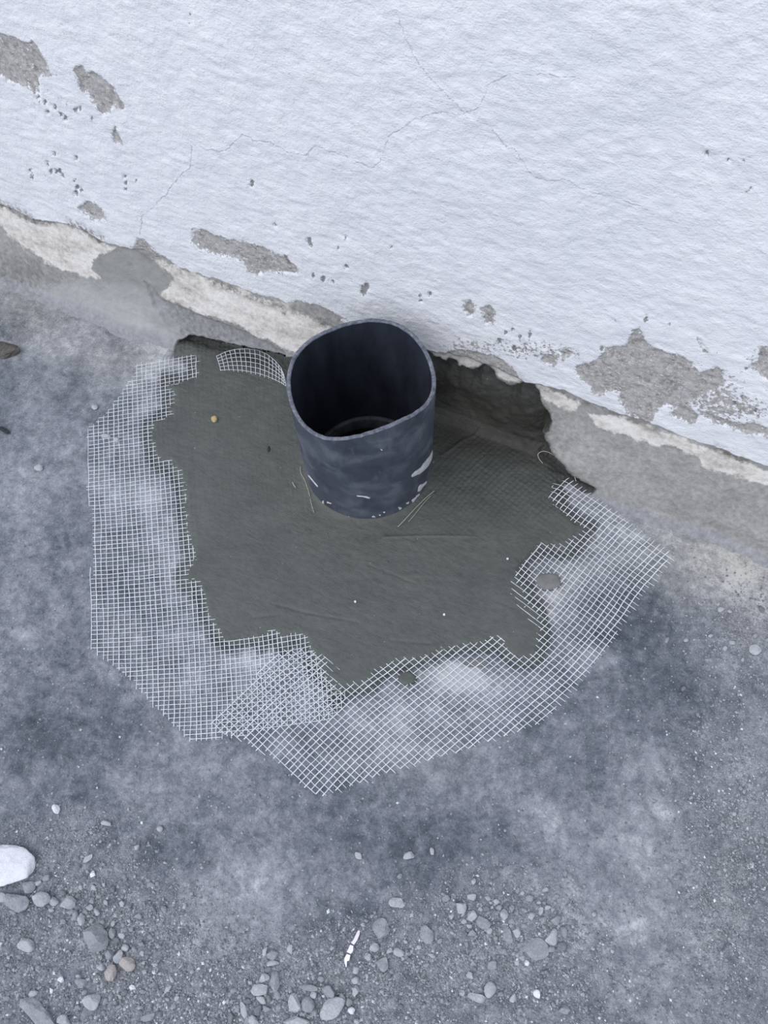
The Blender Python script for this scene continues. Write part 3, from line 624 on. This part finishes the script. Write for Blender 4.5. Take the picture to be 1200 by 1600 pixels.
def wB_(u, v): return weaveB(v, u)     # family 0 = the long strands
runs = sheet(wB_, (-60, 60), (-30, 100), MESH_B, .0024, 1.15, .72, liftB, seed=8, amp=.11, fringe=0.0, trim=[(1, [(875,742),(920,770),(985,818),(1054,871)], 7.5), (0, [(1053,871),(1005,936),(960,1000),(915,1062),(850,1130)], 5.0), (0, [(850,1130),(800,1148),(680,1188),(600,1212),(500,1248)], 2.0)])
V, fc = strands_mesh(runs, .00066, .00040)
mb = mesh_obj('fibreglass_mesh', V, fc, GF)
tag(mb, 'right sheet of white glass fibre mesh, diagonal weave sweeping around below the mortar', 'mesh', 'glass fibre mesh sheets around the pipe')
# small curled strip at the back, between pipe and wall
C0 = np.array([(338,556),(352,549),(368,545),(385,544),(402,546),(418,553),(430,563),(439,574),(443,584)], float)
C1 = np.array([(348,600),(362,604),(376,608),(388,612),(402,616),(416,619),(428,621),(440,622),(448,623)], float)
def weaveC(u, v):
    uu = np.clip(np.asarray(u, float)/17, 0, 1)*8; vv_ = np.asarray(v, float)/9
    a = np.stack([np.interp(uu, range(9), C0[:, i]) for i in (0, 1)], -1); b = np.stack([np.interp(uu, range(9), C1[:, i]) for i in (0, 1)], -1)
    mid = (a+b)/2 + np.array([2.0, -6.0]); vv_ = np.clip(vv_, 0, 1)[..., None]
    px = a*(1-vv_)**2 + 2*mid*vv_*(1-vv_) + b*vv_**2
    z = .0105*(1-vv_[..., 0])**1.7 + .0012
    return px, z
runs = []
for k_ in range(18):
    v_ = np.arange(0, 9.01, .5); px, z = weaveC(np.full(len(v_), float(k_)), v_); runs.append((on_z(px, z) if False else np.array([on_z(p, zz) for p, zz in zip(px, z)]), .9))
for k_ in range(0, 9):
    u_ = np.arange(0, 17.01, .5); px, z = weaveC(u_, np.full(len(u_), float(k_)+.15)); runs.append((np.array([on_z(p, zz+.0003) for p, zz in zip(px, z)]), .8))
V, fc = strands_mesh(runs, .00058, .0004)
mc = mesh_obj('fibreglass_mesh', V, fc, GF)
tag(mc, 'small curled strip of white glass fibre mesh between the pipe and the wall', 'mesh', 'glass fibre mesh sheets around the pipe')

# loose threads
M = MT('thread_fibre', 0.6, 0.3); M.color((.40, .40, .33)); THR = M.m
def thread(pts, zs_, rad, label, group=None, name='glass_fibre_thread', mat=None):
    pts = np.array(pts, float); zs_ = np.array(zs_, float)
    d_ = np.concatenate([[0], np.cumsum(np.hypot(*np.diff(pts, axis=0).T))]); n = max(12, int(d_[-1]/2))
    # Catmull-Rom resample
    t_ = np.linspace(0, len(pts)-1, n); i = np.clip(t_.astype(int), 0, len(pts)-2); f = (t_-i)[:, None]
    Q = np.c_[pts, zs_]; p0 = Q[np.clip(i-1, 0, None)]; p1 = Q[i]; p2 = Q[i+1]; p3 = Q[np.clip(i+2, None, len(Q)-1)]
    C_ = .5*((2*p1)+(p2-p0)*f+(2*p0-5*p1+4*p2-p3)*f**2+(3*p1-p0-3*p2+p3)*f**3)
    W3 = np.array([on_z(c_[:2], c_[2]) for c_ in C_])
    V, fc = strands_mesh([(W3, 1.0)], rad*2, rad*2)
    return tag(mesh_obj(name, V, fc, mat or THR), label, 'thread', group)
thread([(848,724),(842,716),(841,709),(849,705),(860,708),(873,717),(886,729),(896,741),(900,752)], [.0045,.007,.010,.012,.012,.0115,.010,.008,.006], .00035, 'single pale glass fibre thread looping over the mortar edge by the wall')
cp = lambda L: [(430+x/4.444, 480+y/4.444) for x, y in L]
thread(cp([(175,1105),(178,1150),(205,1200),(228,1265),(240,1312)]), [.006]*5, .0003, 'pale thread hugging the left side of the pipe foot', 'loose threads at the pipe foot')
thread(cp([(243,1330),(255,1380),(268,1425)]), [.0055]*3, .00025, 'short pale thread running out of the mortar left of the pipe foot', 'loose threads at the pipe foot')
thread(cp([(1105,1275),(1050,1320),(1000,1368),(950,1420),(900,1475),(852,1524)]), [.0062]*6, .0003, 'long pale thread lying right of the pipe foot', 'loose threads at the pipe foot')
thread(cp([(1080,1310),(1040,1350),(1000,1400),(960,1450),(925,1488)]), [.006]*5, .00022, 'thinner pale thread beside the long one, on its right', 'loose threads at the pipe foot')
thread(cp([(120,1215),(130,1235),(142,1252)]), [.0052]*3, .0004, 'tiny pale thread stuck in mortar left of the pipe', 'loose threads at the pipe foot')

# ================================================================== stones
def stone_mat(name, lo, hi, sc=220):
    M = MT(name, 0.9, 0.25); a = M.noise(sc, 4, .65); b = M.noise(900, 3, .6)
    M.color(M.ramp(M.math('ADD', M.math('MULTIPLY', a, .6), M.math('MULTIPLY', b, .4)), [(.32, lo), (.68, hi)])); M.bump(M.math('ADD', a, b), .6, .0007); return M.m
SM = dict(white=stone_mat('white_chip_stone', (.62, .64, .68), (.80, .82, .86)), light=stone_mat('light_grey_stone', (.30, .315, .34), (.50, .515, .54)),
          grey=stone_mat('grey_stone', (.20, .215, .235), (.36, .375, .40)), dark=stone_mat('dark_grey_stone', (.13, .14, .155), (.25, .265, .29)),
          tan=stone_mat('tan_stone', (.33, .31, .30), (.50, .47, .45)), brown=stone_mat('brown_rubble', (.045, .045, .042), (.16, .15, .135), 300),
          black=stone_mat('black_chip', (.02, .025, .03), (.05, .055, .06)), gold=stone_mat('yellow_pebble_stone', (.34, .25, .12), (.58, .47, .28)))
def ico(sub):
    bm = bmesh.new(); bmesh.ops.create_icosphere(bm, subdivisions=sub, radius=1); bm.verts.ensure_lookup_table()
    V = np.array([v.co[:] for v in bm.verts]); Fa = np.array([[v.index for v in f.verts] for f in bm.faces]); bm.free(); return V, Fa
ICO = {k: ico(k) for k in (1, 2, 3, 4)}
RNG = np.random.RandomState(11)
def rock_shape(sub, angular):
    V, Fa = ICO[sub]; P_ = V.copy()
    for k_ in range(3+int(angular*3)):          # broken side faces
        a_ = RNG.uniform(0, 2*np.pi); nrm = np.array([math.cos(a_), math.sin(a_), RNG.uniform(-.25, .55)]); nrm /= np.linalg.norm(nrm)
        ex = P_ @ nrm - RNG.uniform(.80-.42*angular, .95-.25*angular); P_ -= np.maximum(ex, 0)[:, None]*nrm*(.70+.29*angular)
    for k_ in range(4):                          # top facets
        nrm = np.array([RNG.normal()*.55, RNG.normal()*.55, 1.0]); nrm /= np.linalg.norm(nrm)
        ex = P_ @ nrm - RNG.uniform(.52, .85); P_ -= np.maximum(ex, 0)[:, None]*nrm*(.6+.35*angular)
    ph = RNG.uniform(0, 50)
    P_ *= (1 + .07*vn(V[:, 0]*2.6+ph, V[:, 1]*2.6+V[:, 2]*3, 6) + .045*vn(V[:, 0]*6+ph, V[:, 1]*6+V[:, 2]*5, 7))[:, None]
    return P_, Fa
def stone(name, x, y, rx, ry, ang, tone, label, cat='stone', group=None, angular=.6, flat=.62, zb=0.0, sink=.22):
    a = math.radians(ang); c0 = np.array([x, y], float)
    w0 = on_z(c0, zb); wa = on_z(c0+np.array([math.cos(a), math.sin(a)])*rx, zb)-w0; wb = on_z(c0+np.array([-math.sin(a), math.cos(a)])*ry, zb)-w0
    la = np.linalg.norm(wa); lb = np.linalg.norm(wb); lc = min(la, lb)*flat
    h_ = lc*(1-sink); 
    w0 = on_z(c0, zb+h_*.8); w0[2] = zb          # the outline belongs to the widest level
    sub = 4 if max(rx, ry) > 25 else 3 if max(rx, ry) > 5.5 else 2
    P_, Fa = rock_shape(sub, angular)
    for ax_ in (0, 1): P_[:, ax_] = 2*(P_[:, ax_]-P_[:, ax_].min())/np.ptp(P_[:, ax_])-1
    P_[:, 2] /= max(P_[:, 2].max(), .3)
    Vv = np.outer(P_[:, 0], wa) + np.outer(P_[:, 1], wb); Vv[:, 2] = P_[:, 2]*lc + h_
    bm_ = Vv[:, 2].min()
    o = mesh_obj(name, Vv, Fa, SM[tone], smooth=False)
    o.location = w0
    o.data.shade_smooth()
    if angular > .35: o.data.set_sharp_from_angle(angle=math.radians(26))
    return tag(o, label, cat, group)
G = 'small pebbles of the gravel litter'
big = [
 ('stone',2,1352,52,34,4,'white','large flat white stone at the left edge of the slab',.3,.35),
 ('stone',65,1405,15,12,10,'light','pale rounded stone just below the large flat white stone',.4,.7),
 ('stone',25,1411,21,14,10,'grey','dull grey stone below the large flat white stone, near the left edge',.5,.5),
 ('stone',46,1386,10,10,0,'grey','rough grey stone tucked against the large flat white stone',.5,.6),
 ('stone',107,1411,12,10,-30,'light','pale angular stone right of the rounded one under the white stone',.8,.7),
 ('stone',41,1477,14,11,5,'light','lone oval greenish grey stone near the left edge of the gravel',.2,.6),
 ('stone',150,1465,19,22,-15,'grey','large blocky grey stone above the two tan stones',.8,.6),
 ('stone',199,1506,13,11,25,'tan','tan stone with a flat face, right one of the two tan stones',.7,.8),
 ('stone',173,1520,9,14,15,'tan','upright tan stone with pale lower end, left one of the tan pair',.5,.9),
 ('stone',185,1494,7,11,25,'light','narrow pale stone between the blocky grey stone and the tan stone',.5,.8),
 ('stone',172,1492,7,8,0,'grey','small grey stone touching the lower right of the blocky grey stone',.5,.8),
 ('stone',143,1566,15,13,-10,'light','pale angular stone low in the left gravel, right of the long slab stone',.8,.6),
 ('stone',62,1586,40,16,42,'grey','long grey slab stone cut off by the bottom edge',.6,.45),
 ('stone',99,1594,10,10,0,'light','pale angular stone at the bottom edge, touching the long slab stone',.9,.8),
 ('stone',52,1552,8,5,-10,'light','oval pale stone lying just above the long slab stone',.2,.8),
 ('stone',127,1535,9,10,-35,'grey','kite shaped grey stone above the pale angular stone',.8,.5),
 ('stone',405,1546,14,10,-8,'light','pale oval stone at the left of the central gravel heap',.5,.6),
 ('stone',430,1533,8,16,4,'grey','long upright grey stone in the central gravel heap',.5,.7),
 ('stone',426,1492,10,8,10,'grey','blocky grey stone, topmost of the central gravel heap',.8,.6),
 ('stone',426,1505,10,5,-5,'light','flat pale stone directly below the topmost of the heap',.6,.7),
 ('stone',414,1528,8,9,10,'light','pale notched stone above the pale oval stone',.8,.7),
 ('stone',460,1567,10,16,-6,'light','tall pale angular stone in the middle of the central gravel heap',.8,.6),
 ('stone',481,1569,11,13,0,'grey','round grey stone right of the tall pale angular stone',.3,.6),
 ('stone',483,1543,16,6,6,'grey','long flat grey stone lying above the round grey stone',.4,.7),
 ('stone',513,1549,10,10,0,'grey','triangular grey stone above the largest stone of the central heap',.9,.7),
 ('stone',519,1575,23,16,-25,'light','largest pale oval stone at the right of the central gravel heap',.5,.5),
 ('stone',462,1596,20,9,0,'light','wide pale stone cut off by the bottom edge in the central heap',.7,.6),
 ('stone',549,1579,6,6,0,'white','small round white stone right of the largest pale oval stone',.3,.8),
 ('stone',620,1410,13,8,5,'light','pale oval stone lying alone below the dark slab blotch',.4,.6),
 ('stone',595,1450,13,16,-15,'grey','embedded dusty grey stone right of the white plastic strip',.7,.3),
 ('stone',597,1507,10,12,0,'grey','embedded grey stone below the dusty one, right of the white strip',.6,.4),
 ('stone',623,1488,9,7,15,'light','pale oval stone between the embedded grey stones and the long hollow one',.4,.6),
 ('stone',667,1460,11,16,-12,'grey','long half buried grey stone left of the right gravel patch',.6,.35),
 ('stone',720,1419,9,9,10,'light','pale square stone at the top left of the right gravel patch',.8,.6),
 ('stone',738,1431,8,9,20,'light','pale pointed stone touching the pale square one',.8,.7),
 ('stone',754,1442,13,9,30,'grey','grey flat stone below and right of the pale pointed stone',.7,.5),
 ('stone',788,1429,7,9,0,'light','pale rounded stone in the middle of the right gravel patch',.4,.7),
 ('stone',830,1431,7,7,0,'light','clean cut square pale stone in the right gravel patch',.9,.9),
 ('stone',868,1438,9,8,0,'grey','grey wedge stone at the right end of the right gravel patch',.9,.7),
 ('stone',863,1464,10,14,20,'light','pale long stone under the grey wedge stone',.7,.6),
 ('stone',839,1483,20,18,35,'grey','broad flat grey stone, largest of the right gravel patch',.6,.3),
 ('stone',793,1461,8,13,0,'grey','grey upright stone left of the broad flat grey stone',.6,.5),
 ('stone',807,1456,7,9,20,'light','pale stone leaning on the grey upright stone',.7,.7),
 ('stone',766,1546,10,14,5,'light','smooth pale pear shaped stone near the bottom right of the gravel',.3,.7),
 ('stone',745,1559,15,7,15,'light','pale pointed stone touching the pear shaped stone',.7,.7),
 ('stone',769,1508,8,9,-25,'grey','small grey wedge stone above the pear shaped stone',.7,.6),
 ('stone',734,1524,6,6,0,'light','small pale block stone up and left of the pear shaped stone',.6,.7),
 ('stone',839,1553,6,8,-25,'white','small white twin lobed stone right of the pear shaped stone',.4,.7),
 ('stone',823,1505,4,5,-20,'white','bright white chip under the broad flat grey stone',.5,.7),
 ('stone',828,1403,7,6,0,'grey','grey half round stone above the clean cut square stone',.5,.7),
 ('stone',1180,1015,10,9,0,'light','bluish pale round stone near the right edge below the wall',.3,.25),
 ('stone',88,1264,6,8,-8,'white','small white lump lying alone above the left gravel',.4,.8),
 ('stone',250,1295,5,5,0,'light','small pale pebble lying alone right of the pinkish patch',.3,.7),
 ('stone',137,1341,10,4.5,-38,'light','narrow pale chip right of the large flat white stone',.7,.5),
 ('stone',145,1366,5,6,20,'white','white crumb just below the narrow pale chip',.7,.6),
 ('stone',95,1531,5,5,-20,'white','white three cornered chip left of the kite shaped stone',.9,.7),
 ('stone',81,1548,4,5,0,'white','white chip down and left of the three cornered one',.9,.7),
 ('stone',207,1543,5,5,-30,'white','white chip below the two tan stones',.8,.7),
 ('stone',638,1337,9,6,-20,'light','pale crumbly lump on the dark slab blotch',.8,.5),
 ('stone',560,1337,5,7,-25,'light','pale crumb left of the crumbly lump',.7,.5),
 ('stone',675,1330,3.5,6,0,'light','pale crumb right of the crumbly lump',.7,.5),
 ('stone',60,731,7,5,10,'light','pale pebble left of the mesh, near the left edge',.4,.4),
 ('stone',148,636,5,4,0,'light','pale pebble above the slanting left edge of the mesh',.4,.4),
 ('stone',3,1402,9,8,0,'light','pale stone cut off by the left edge under the large white stone',.5,.7),
 ('stone',556,1516,5,6,10,'light','pale pebble below the white plastic strip',.5,.7),
 ('stone',555,1532,6,6,0,'light','second pale pebble further below the white plastic strip',.5,.7),
]
for nme, x, y, rx, ry, a, tn, lb, ang_, fl in big:
    stone(nme, x, y, rx, ry, a, tn, lb, angular=ang_, flat=fl)
stone('rubble_chunk', 2, 545, 30, 14, 20, 'brown', 'dark brown crumbly rubble chunk at the left edge below the cove', 'rubble', angular=.9, flat=.35)
stone('dark_chip', 6, 672, 10, 4, 28, 'black', 'small black chip lying on the slab at the left edge', 'chip', angular=.7, flat=.5)
stone('pebble', 335, 655, 5, 4.6, 0, 'gold', 'single yellow brown pebble stuck in the wet mortar', 'pebble', angular=.3, flat=.7, zb=.0034)
stone('dark_chip', 420, 702, 2.2, 5, 5, 'black', 'black sliver lying on the wet mortar left of the pipe', 'chip', angular=.6, flat=.5, zb=.0036)
for x, y, lb in [(555,940,'tiny white fleck on the wet mortar straight below the pipe'),(694,960,'tiny white fleck on the lower right of the wet mortar'),(824,682,'tiny white fleck in the dark recess right of the pipe'),(793,873,'tiny white fleck at the right of the wet mortar'),(427,545,'')]:
    if lb: stone('lime_fleck', x, y, 2, 2, 0, 'white', lb, 'fleck', angular=.3, flat=.7, zb=.0037 if y != 682 else .0060)

med = [(84,1408,8,8),(60,1380,6,4),(80,1422,5,4),(118,1430,5,9),(127,1437,6,10),(140,1418,6,5),(110,1425,8,5),(157,1511,7,6),(196,1551,4,5),(211,1565,6,5),(433,1554,6,9),(419,1515,6,5),(491,1582,6,7),(490,1555,6,6),(381,1578,5,15),(361,1592,5,12),(387,1594,6,10),(402,1578,6,9),(395,1595,8,9),(416,1577,8,5),(408,1562,9,6),(453,1484,5,9),(545,1566,6,7),(556,1548,6,9),(371,1576,4,6),(414,1486,4,8),(392,1556,7,4),(386,1565,7,4),(420,1560,5,6),(436,1573,5,6),(447,1588,5,5),(502,1530,6,5),(535,1560,5,9),(737,1402,7,6),(697,1404,6,6),(725,1440,5,4),(733,1447,5,4),(737,1458,7,6),(732,1453,4,4),(881,1456,5,9),(802,1559,5,8),(783,1553,5,4),(882,1577,9,8),(740,1377,4,5),(722,1552,5,5),(743,1488,4,5),(747,1484,3,4),(802,1490,3,4),(795,1470,4,7),(790,1498,3,3),(812,1413,5,4),(845,1424,4,7),(856,1419,5,4),(850,1411,3,3),(860,1402,3,5),(760,1419,6,5),(775,1409,5,5),(780,1418,5,5),(816,1395,4,4),(842,1410,4,3),(850,1438,6,6),(820,1447,7,5),(800,1440,6,5),(774,1466,4,5),(780,1480,5,4),(808,1493,3,3),(752,1520,3,3),(765,1455,5,5),(878,1478,8,7),(862,1483,6,5),(740,1490,4,4),(705,1432,4,5),(688,1470,4,4),(655,1480,4,4),(674,1493,6,3),(585,1480,8,8),(606,1525,5,7),(612,1518,5,5),(640,1500,5,4),(575,1495,6,6),(563,1475,4,4),(534,1490,4,4),(12,1508,4,3),(60,1511,4,3),(30,1495,5,4),(110,1489,3,4),(123,1526,5,4),(137,1531,5,3),(133,1550,5,5),(165,1565,4,6),(173,1558,4,6),(180,1566,3,4),(186,1573,6,3),(165,1463,0,0),(175,1458,6,9),(190,1462,6,5),(220,1475,5,4),(205,1452,4,4),(222,1443,4,3),(240,1420,4,5),(215,1431,7,5),(196,1481,6,6),(210,1483,5,5),(222,1549,5,4),(252,1550,4,5),(250,1562,4,4),(263,1544,4,6),(268,1530,3,6),(232,1590,12,6),(250,1585,5,5),(272,1572,4,5),(276,1560,5,4),(155,1400,5,4),(165,1410,4,4),(98,1395,6,5),(122,1400,5,4),(72,1372,7,5),(160,1440,4,4),(327,1554,5,6),(316,1580,3,4),(1068,1076,4,4),(1042,1000,3,5),(1072,1000,4,3),(20,1425,6,4),(1163,914,5,3),(1140,955,4,3),(1160,1345,4,4),(1130,1300,3,3),(980,1210,0,0),(166,1286,8,4)]
tones = ['light', 'grey', 'grey', 'light', 'grey', 'dark']
def where(x, y):
    if x < 330: return ('small grey pebble in the loose gravel at the lower left', 'pebbles of the left gravel')
    if x < 580 : return ('small grey pebble in the central gravel heap at the bottom edge', 'pebbles of the central gravel heap')
    if x < 900: return ('small grey pebble in the right gravel patch', 'pebbles of the right gravel patch')
    return ('tiny grey pebble on the dusty slab along the right edge', 'pebbles along the right edge')
cnt = 0
placed = [(b[1], b[2], max(b[3], b[4])) for b in big]
def pebble(x, y, rx, ry, a, tn, ang_):
    lb, gr = where(x, y); lb = lb.replace('grey', dict(light='pale').get(tn, tn), 1)
    bx = min(big, key=lambda q_: (q_[1]-x)**2+(q_[2]-y)**2); dx, dy = x-bx[1], y-bx[2]; core = bx[7]
    if len(core.split()) > 10: core = core.split(',')[0]
    if math.hypot(dx, dy) < 70 and len(core.split()) <= 10:
        side = ('right of' if dx > 0 else 'left of') if abs(dx) > abs(dy) else ('below' if dy > 0 else 'above')
        lb = 'small %s pebble %s the %s' % (dict(light='pale').get(tn, tn), side, core)
    stone('pebble', x, y, rx, ry, a, tn, lb, 'pebble', gr, angular=ang_, flat=.7); placed.append((x, y, max(rx, ry)))
for x, y, rx, ry in med:
    if rx == 0: continue
    pebble(x, y, rx, ry, RNG.uniform(-25, 25), tones[RNG.randint(6)], RNG.uniform(.4, .9)); cnt += 1
zones = [((110,1440),(100,75),.9),((60,1560),(80,50),.5),((220,1490),(80,90),.7),((420,1555),(70,50),1.),((520,1560),(60,40),.6),((780,1450),(80,60),1.),((840,1440),(50,50),.8),((620,1480),(70,60),.4),((1140,1300),(50,200),.35),((1150,1000),(50,60),.3),((180,1400),(60,40),.5)]
tries = 0
while cnt < 285 and tries < 6000:
    tries += 1
    (zx, zy), (sx_, sy_), wgt = zones[RNG.randint(len(zones))]
    if RNG.rand() > wgt: continue
    x = zx + RNG.normal()*sx_*.6; y = zy + RNG.normal()*sy_*.6; r_ = RNG.uniform(2.0, 4.4)
    if not (-4 < x < 1204 and 1180 < y < 1604) and not (x > 1080 and y > 940): continue
    if any((x-a)**2+(y-b)**2 < (r_+c_)**2*.95 for a, b, c_ in placed): continue
    pebble(x, y, r_*RNG.uniform(.8, 1.5), r_, RNG.uniform(0, 180), tones[RNG.randint(6)], RNG.uniform(.4, .9)); cnt += 1

# mortar dabs beside the patch
def dabo(x, y, rx, ry, label, a=0, h=.0022, mat=MORT, cat='mortar', name='mortar_dab', zb=.0012):
    n = 28; t_ = np.linspace(0, 2*np.pi, n, endpoint=False); VV = []
    rad = 1+.13*vn(t_*2+x, 0*t_, 3)+.08*vn(t_*5+y, 0*t_, 4); rad = (rad + np.roll(rad, 1) + np.roll(rad, -1))/3
    c0 = on_z(np.array([x, y], float), zb)
    for q_, hh in ((1.02, -.0015), (1., 0), (.93, .45), (.8, .8), (.55, .97), (.28, 1.0)):
        px = np.stack([x+rx*rad*q_*np.cos(t_), y+ry*rad*q_*np.sin(t_)], -1)
        w_ = on_z(px, zb)-c0; w_[:, 2] = hh if hh < 0 else hh*h; VV.append(w_)
    VV.append(np.array([[0, 0, h]])); V_ = np.concatenate(VV); Fa = []
    for k_ in range(5):
        for i in range(n): Fa.append((k_*n+i, k_*n+(i+1) % n, (k_+1)*n+(i+1) % n, (k_+1)*n+i))
    for i in range(n): Fa.append((5*n+i, 5*n+(i+1) % n, 6*n))
    o = mesh_obj(name, V_, Fa, mat); o.location = c0; return tag(o, label, cat)
M = MT('drying_mortar', .85, .3); a_ = M.noise(200, 4, .6); M.color(M.ramp(a_, [(.3, (.145, .15, .145)), (.7, (.20, .205, .20))])); M.bump(a_, .4, .0007); DRY = M.m
dabo(856, 909, 22, 15, 'half dry grey mortar dab on the right mesh sheet beside the patch', mat=DRY, h=.0030, zb=.0018)
dabo(636, 1060, 15, 11, 'dark green grey mortar dab under the lower edge of the patch', h=.0020, zb=.0012)
dabo(745, 1035, 20, 7, 'olive damp mortar smear below the lower edge of the patch', h=.0012, zb=.0006, mat=DRY)
dabo(166, 682, 8, 3, 'small pale mortar crumb caught in the left mesh sheet', h=.0028, zb=.0008, mat=SM['light'], name='mortar_crumb')
dabo(183, 688, 5, 4, 'second pale mortar crumb caught in the left mesh, right of the first', h=.0028, zb=.0008, mat=SM['light'], name='mortar_crumb')

# white plastic strip with dark bands
M = MT('white_plastic', .5, .4); M.color((.78, .76, .86)); WPL = M.m
M = MT('dark_band', .7, .3); M.color((.10, .10, .12)); DB = M.m
cl = np.array([(561,1454),(559,1460),(556,1467),(551,1475),(549.5,1477),(548,1484),(545,1489),(544.5,1491.5),(542,1499),(540,1502),(541,1511)], float)
wd = np.array([1.6, 2.6, 2.8, 2.6, 2.8, 4.0, 3.6, 3.0, 4.2, 2.2, .8])
isd = [0, 0, 0, 1, 0, 0, 1, 0, 0, 0]
Vs = []; c0 = on_z(cl[5], 0)
tg = np.gradient(cl, axis=0); tg /= np.linalg.norm(tg, axis=1)[:, None]; nr = np.stack([-tg[:, 1], tg[:, 0]], -1)
for k_ in range(len(cl)):
    zz = .0012 + .0022*math.sin(k_/10*math.pi)
    for sgn, dz in ((-1, 0), (1, 0), (1, .0007), (-1, .0007)): Vs.append(on_z(cl[k_]+nr[k_]*sgn*wd[k_], zz+dz)-c0)
Fs = []; fmt = []
for k_ in range(len(cl)-1):
    for j in range(4): Fs.append((k_*4+j, k_*4+(j+1) % 4, (k_+1)*4+(j+1) % 4, (k_+1)*4+j)); fmt.append(isd[k_])
Fs += [(0, 3, 2, 1), tuple((len(cl)-1)*4+j for j in range(4))]; fmt += [0, 0]
st = mesh_obj('plastic_strip', np.array(Vs), Fs, mats=[WPL, DB], fmat=fmt, smooth=False); st.location = c0
tag(st, 'narrow white plastic strip with dark bands lying on the gravel', 'plastic strip')

# ================================================================== fine grit: uncountable
NG = 60000
gp = []
while len(gp) < NG:
    x = RNG.uniform(-60, 1260, 4000); y = RNG.uniform(880, 1680, 4000)
    Q = np.stack([x, y], -1)
    den = blobs(Q, [(110,1450,130,90,1.),(60,1580,120,60,.7),(230,1500,100,100,.9),(430,1550,110,60,1.),(560,1530,110,70,.7),(780,1450,120,70,1.),(700,1530,140,70,.6),(1150,1330,80,230,.75),(1150,990,55,70,.6),(900,1560,150,70,.4),(300,1590,200,50,.5),(540,1480,60,40,.6),(100,1310,90,40,.5)])
    den = np.clip(den, .03, 1)*np.clip(.75+.7*vn(x/14, y/14, 55)+.3*vn(x/45, y/45, 56), 0.02, 1)
    den *= np.where(sdf(Q, MESH_B, 30) > 0, .05, 1)
    kq = Q[RNG.rand(len(Q)) < den]; gp.extend(kq.tolist())
gp = np.array(gp[:NG]); w = on_z(gp, 0.0)
zf = 0.0009*fbm(w[:, 0], w[:, 1], 14, 3, 5) + 0.0006*fbm(w[:, 0], w[:, 1], 70, 3, 9) + 0.0012*np.maximum(0, fbm(w[:, 0], w[:, 1], 40, 4, 21))*sstep(0.17, 0.02, w[:, 1])
octa = np.array([(1,0,0),(0,1,0),(-1,0,0),(0,-1,0),(0,0,1),(0,0,-1)], float); of = np.array([(0,1,4),(1,2,4),(2,3,4),(3,0,4),(1,0,5),(2,1,5),(3,2,5),(0,3,5)])
rad = .00028 + .0009*RNG.rand(NG)**4
ang = RNG.uniform(0, 6.28, NG); sc = RNG.uniform(.7, 1.3, (NG, 6, 1))
L = octa[None]*sc*rad[:, None, None]*np.stack([RNG.uniform(.8, 1.5, NG), RNG.uniform(.7, 1.1, NG), RNG.uniform(.5, .9, NG)], -1)[:, None]
ca, sa = np.cos(ang)[:, None], np.sin(ang)[:, None]
GV = np.stack([L[..., 0]*ca-L[..., 1]*sa+w[:, None, 0], L[..., 0]*sa+L[..., 1]*ca+w[:, None, 1], L[..., 2]+zf[:, None]+rad[:, None]*.35], -1).reshape(-1, 3)
GFc = (np.arange(NG)[:, None, None]*6+of[None]).reshape(-1, 3)
gm = np.repeat(RNG.choice(4, NG, p=[.02, .22, .46, .30]), 8)
gr = mesh_obj('fine_grit', GV, GFc, mats=[SM['white'], SM['light'], SM['grey'], SM['dark']], fmat=gm, smooth=False)
tag(gr, 'fine grey grit and sand strewn between the stones on the slab', 'grit', kind='stuff')
